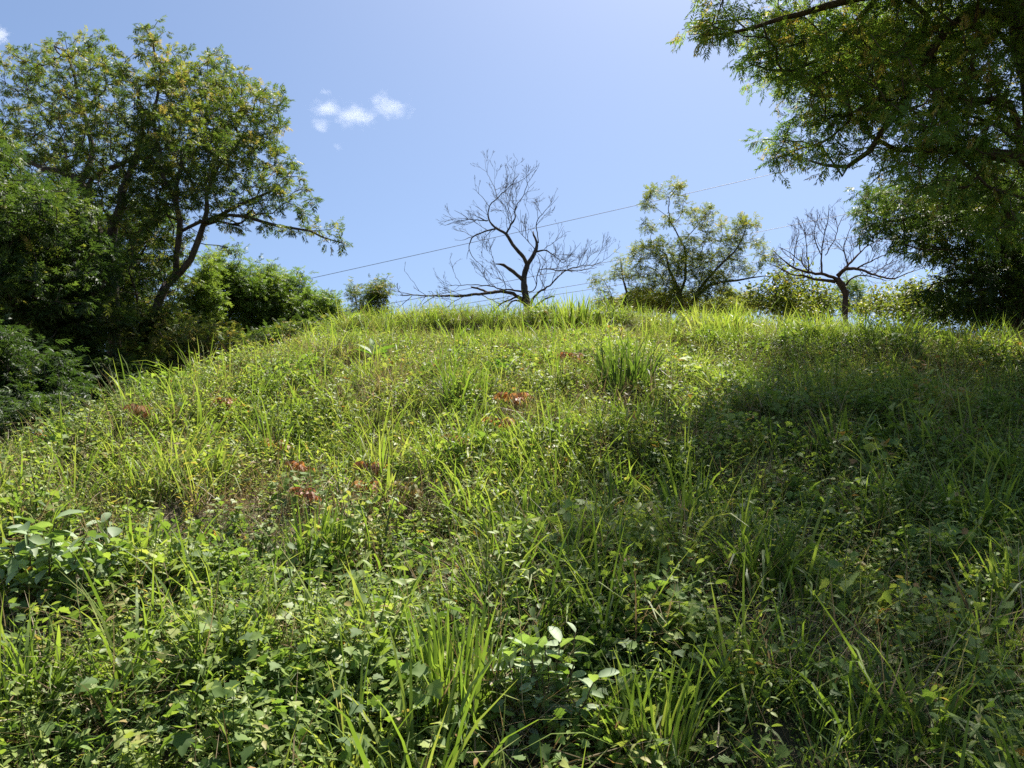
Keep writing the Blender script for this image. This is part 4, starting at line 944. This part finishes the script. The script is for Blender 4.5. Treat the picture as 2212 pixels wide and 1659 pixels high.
def compound_seedlings():
    GS = 'bronze-leaved seedlings on the slope'
    S = [(1105, 870, .55, .17, (.55, .8), 'orange seedling with hanging leaflets just above the centre of the slope'),
         (1080, 932, .45, .15, (.45, .7), 'pale orange seedling with two leaf fans in the middle of the slope'),
         (795, 1035, .42, .13, (.6, 1.0), 'dark bronze-leaved seedling left of the centre'),
         (640, 1035, .38, .11, (.6, .85), 'red-brown seedling among green vines on the left'),
         (652, 1105, .36, .10, (.9, 1.0), 'darkest red-brown seedling on the left slope'),
         (590, 980, .40, .13, (.2, .5), 'yellow-orange seedling on the left slope'),
         (480, 880, .45, .15, (.3, .7), 'bronze seedling among dry grass on the upper left'),
         (790, 1085, .32, .11, (.3, .6), 'wide yellowish seedling low beside the bronze one'),
         (1232, 770, .60, .16, (.6, .9), 'small rust-coloured seedling high on the slope'),
         (985, 975, .38, .13, (.15, .45), 'yellow-green seedling with faint orange leaflets near the centre'),
         (300, 905, .45, .15, (.5, .9), 'bronze seedling near the left shoulder of the hill'),
         (880, 1090, .34, .11, (.05, .35), 'yellowish green seedling right of the bronze one')]
    for px, py, ht, ll, tr, lab in S:
        d = ground_at(px, py + 45)[1]; top = P(px, py, d); ll = ll * .62
        gz = float(H(top[0], d)); ht = max(.25, top[2] - gz)
        root = empty('seedling', (top[0], d, gz)); tag(root, lab, 'seedling', GS)
        g = Geo(); t = np.linspace(0, 1, 7)
        st = np.stack([.04 * np.sin(t * 3), .03 * t, t * ht], -1); tube(g, st, np.linspace(.006, .003, 7), 5)
        gl = Geo()
        for k in range(6):
            az = k * 1.05 + rng.normal(0, .3) + (0 if k % 2 else math.pi); zt = ht * (1 - .10 * (k // 2) * rng.uniform(.8, 1.2))
            s0 = np.array([np.interp(zt / ht, t, st[:, 0]), np.interp(zt / ht, t, st[:, 1]), zt]); R_ = ll * 1.3 * rng.uniform(.7, 1)
            tt = np.linspace(0, 1, 6); ra = s0 + np.stack([np.cos(az) * tt * R_, np.sin(az) * tt * R_, .25 * R_ * np.sin(tt * 2.2)], -1)
            tube(g, ra, np.full(6, .0022), 4)
            ct = rng.uniform(*tr)
            for q in range(1, 6):
                for sg in (-1, 1):
                    leaf_at(gl, OV, ra[q], az + sg * rng.uniform(.7, 1.2), rng.normal(-.8, .25), rng.normal(0, .4), ll * .62 * rng.uniform(.8, 1.1), np.clip(ct + rng.normal(0, .08), 0, 1))
            leaf_at(gl, OV, ra[5], az, -.7, 0, ll * .7, ct)
        place(g, 'stem', M_stem, None, root); place(gl, 'foliage', M_rust, None, root)

def leafy_shrub(name, label, cat, px, py_base, top_py, halfw_px, nst, leafs, tmpl, l0, l1, mat, tint=(.3, .8), up=.2, seed=1, group=None, topw=1.0):
    r = np.random.default_rng(seed); q = ground_at(px, min(py_base, 1645)); 
    if py_base > 1645: q[1] -= (py_base - 1645) / 350.; q[2] = float(H(q[0], q[1]))
    d = q[1]; ht = P(px, top_py, d)[2] - q[2]; hw = halfw_px / FPX * d
    root = empty(name, q); tag(root, label, cat, group); g = Geo(); gl = Geo()
    for k in range(nst):
        a = r.uniform(0, 6.283); s_ = hw * math.sqrt(r.uniform(0.02, 1)); hh = ht * (1 - .35 * (s_ / hw) ** 2) * r.uniform(.75, 1)
        t = np.linspace(0, 1, 9)
        pts = np.stack([math.cos(a) * s_ * t ** .8, math.sin(a) * s_ * t ** .8, hh * t], -1) + r.normal(0, .006, (9, 3)) * t[:, None]
        tube(g, pts, np.linspace(.005, .0018, 9), 5, .4)
        for j in range(leafs):
            f = .3 + .7 * (j + 1) / leafs
            p = np.array([np.interp(f, t, pts[:, i]) for i in range(3)])
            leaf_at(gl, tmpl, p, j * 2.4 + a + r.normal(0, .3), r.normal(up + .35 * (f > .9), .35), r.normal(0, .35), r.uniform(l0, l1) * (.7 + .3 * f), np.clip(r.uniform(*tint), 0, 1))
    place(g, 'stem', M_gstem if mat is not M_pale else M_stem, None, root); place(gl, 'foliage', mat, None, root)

def feature_plants():
    leafy_shrub('shrub', 'pale rounded-leaf shrub in the centre foreground', 'shrub', 1195, 1640, 1335, 120, 16, 12, OVR, .05, .085, M_pale, (.4, 1), .25, 3)
    leafy_shrub('shrub', 'pale grey-green broad-leaved shrub spreading at the left edge', 'shrub', 95, 1330, 1100, 140, 22, 12, ovate(.6, .1, .25), .07, .12, M_pale, (.0, .85), -.15, 4)
    leafy_shrub('seedling', 'pale large-leaved seedling just behind the left-edge shrub', 'seedling', 225, 1190, 1095, 26, 3, 6, ovate(.6, .1, .3), .07, .11, M_pale, (.5, 1), -.7, 5)
    leafy_shrub('seedling', 'dark green leafy seedling upright in the upper middle of the slope', 'seedling', 1085, 835, 775, 32, 5, 14, OV, .06, .09, M_lance, (.1, .8), .5, 6)
    leafy_shrub('broadleaf_plant', 'young plant with very large leaves cut by the bottom left corner', 'plant', 20, 1700, 1610, 45, 3, 5, ovate(.42, .1, .25), .13, .19, M_weed, (.7, 1), .2, 7)
    leafy_shrub('shrub', 'light green leafy shrub where the slope meets the dark trees', 'shrub', 530, 800, 745, 50, 14, 16, OV, .05, .08, M_weed, (.4, .8), .1, 8)
    leafy_shrub('shrub', 'low bluish-green herb clump at the slope edge under the saplings', 'shrub', 668, 760, 722, 55, 14, 14, OV, .05, .08, M_sap, (.7, 1), .1, 9)
    leafy_shrub('shrub', 'low yellow-green shrub on the left shoulder of the hill', 'shrub', 235, 900, 845, 60, 14, 14, OV, .05, .075, M_weed, (.5, .9), .1, 10)
    leafy_shrub('vine_clump', 'bright yellow-green leafy clump in the middle left foreground', 'plant', 380, 1290, 1165, 120, 30, 13, LB, .03, .055, M_weed, (.5, .9), .0, 11)
    leafy_shrub('vine_clump', 'pale lobed-leaf clump in dappled light at lower right', 'plant', 1480, 1420, 1290, 110, 26, 13, LB, .035, .06, M_vine, (.5, .85), .0, 12)
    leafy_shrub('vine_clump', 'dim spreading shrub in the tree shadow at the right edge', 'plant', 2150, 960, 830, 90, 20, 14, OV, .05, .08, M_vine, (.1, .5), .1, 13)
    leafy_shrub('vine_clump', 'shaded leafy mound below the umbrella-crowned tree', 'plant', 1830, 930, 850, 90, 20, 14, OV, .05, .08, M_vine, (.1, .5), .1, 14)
    # large-leaved plant near the crest: each leaf is a part
    q = ground_at(805, 800); q[2] -= .02; root = empty('broadleaf_plant', q); tag(root, 'plant with six large upright paddle-shaped leaves near the top of the slope', 'plant')
    g = Geo(); tube(g, [(0, 0, -.02), (0, 0, .14), (.01, 0, .26)], [.012, .01, .006], 6); place(g, 'stem', M_gstem, None, root)
    T = ovate(.36, .12, .22); LW = Geo()
    LS = ground_at(805, 800)[1] / 19.0
    for az, pit, ln, tn in ((2.75, .75, .62, .9), (1.9, 1.25, .52, 1), (.35, .65, .60, .8), (.9, 1.0, .45, .5), (-.6, .3, .45, .3), (3.6, .45, .45, .4), (5.0, .2, .42, .2)):
        gl = Geo(); stamp(gl, *T, np.array([[.0, 0, .19]]), frames(np.array([az]), np.array([pit]), np.array([rng.normal(0, .3)])), np.array([ln * LS * 1.15]), np.array([tn]))
        place(gl, 'leaf', M_lance, None, root)

# ------------------------------------------------------------------ clouds
def cloud(label, px, py, rx, ry, D, dens, seed, scale=2.2, thr=.45, lobes=((0, 0, 1, 1),)):
    import bmesh
    c = P(px, py, D); a, b_ = rx / FPX * D, ry / FPX * D
    bm = bmesh.new(); bmesh.ops.create_icosphere(bm, subdivisions=3, radius=1)
    me = bpy.data.meshes.new('cloud'); bm.to_mesh(me); bm.free()
    o = bpy.data.objects.new('cloud', me); col.objects.link(o); o.location = c; o.scale = (a, a * .6, b_)
    m = bpy.data.materials.new('cloud_vapour'); m.use_nodes = True; nt = m.node_tree; nt.nodes.clear(); L = nt.links.new
    out = nt.nodes.new('ShaderNodeOutputMaterial'); pv = nt.nodes.new('ShaderNodeVolumePrincipled'); L(pv.outputs[0], out.inputs['Volume'])
    tc = nt.nodes.new('ShaderNodeTexCoord'); mp = nt.nodes.new('ShaderNodeMapping'); mp.inputs['Scale'].default_value = (1, .6, ry / rx * 1.6); mp.inputs['Location'].default_value = (seed, seed * 2.3, 0)
    no = nt.nodes.new('ShaderNodeTexNoise'); no.inputs['Scale'].default_value = scale; no.inputs['Detail'].default_value = 8; no.inputs['Roughness'].default_value = .66
    L(tc.outputs['Object'], mp.inputs[0]); L(mp.outputs[0], no.inputs[0])
    dist = None
    for lx, lz, sx, sz in lobes:
        m1 = nt.nodes.new('ShaderNodeMapping'); m1.vector_type = 'TEXTURE'; m1.inputs['Location'].default_value = (lx, 0, lz); m1.inputs['Scale'].default_value = (sx, .9, sz)
        ln = nt.nodes.new('ShaderNodeVectorMath'); ln.operation = 'LENGTH'
        L(tc.outputs['Object'], m1.inputs[0]); L(m1.outputs[0], ln.inputs[0])
        if dist is None: dist = ln.outputs['Value']
        else:
            mi = nt.nodes.new('ShaderNodeMath'); mi.operation = 'SMOOTH_MIN'; mi.inputs[2].default_value = .6
            L(dist, mi.inputs[0]); L(ln.outputs['Value'], mi.inputs[1]); dist = mi.outputs[0]
    f = nt.nodes.new('ShaderNodeMapRange'); f.inputs['From Min'].default_value = .1; f.inputs['From Max'].default_value = 1.0; f.inputs['To Min'].default_value = .10; f.inputs['To Max'].default_value = -.42
    L(dist, f.inputs['Value'])
    ad = nt.nodes.new('ShaderNodeMath'); ad.operation = 'ADD'; L(no.outputs['Fac'], ad.inputs[0]); L(f.outputs[0], ad.inputs[1])
    r = nt.nodes.new('ShaderNodeMapRange'); r.inputs['From Min'].default_value = thr; r.inputs['From Max'].default_value = thr + .42; r.inputs['To Min'].default_value = 0; r.inputs['To Max'].default_value = dens
    L(ad.outputs[0], r.inputs['Value']); L(r.outputs[0], pv.inputs['Density']); pv.inputs['Color'].default_value = (1, 1, 1, 1); pv.inputs['Anisotropy'].default_value = .3
    me.materials.append(m); tag(o, label, 'cloud')

def clouds():
    cloud('small bright wispy cloud left of the middle of the sky', 780, 238, 160, 60, 1500, .017, 1, 3.8, .38, ((-.48, .05, .5, .5), (-.08, -.3, .55, .6), (.40, .12, .6, .62), (-.6, -.7, .3, .3)))
    cloud('tiny oval cloud just above the larger wispy cloud', 702, 199, 44, 20, 1500, .02, 4, 2.0, .44)
    cloud('faint cloud wisp below the larger wispy cloud', 730, 316, 34, 30, 1500, .015, 7, 1.8, .46)
    cloud('white cloud seen through leaves at the top left edge', 0, 80, 45, 60, 1600, .04, 9, 1.6, .38)

big_trees(); dead_trees(); yellow_tree(); bushes(); wires()
tussocks(); compound_seedlings(); feature_plants(); clouds()
build_cover()
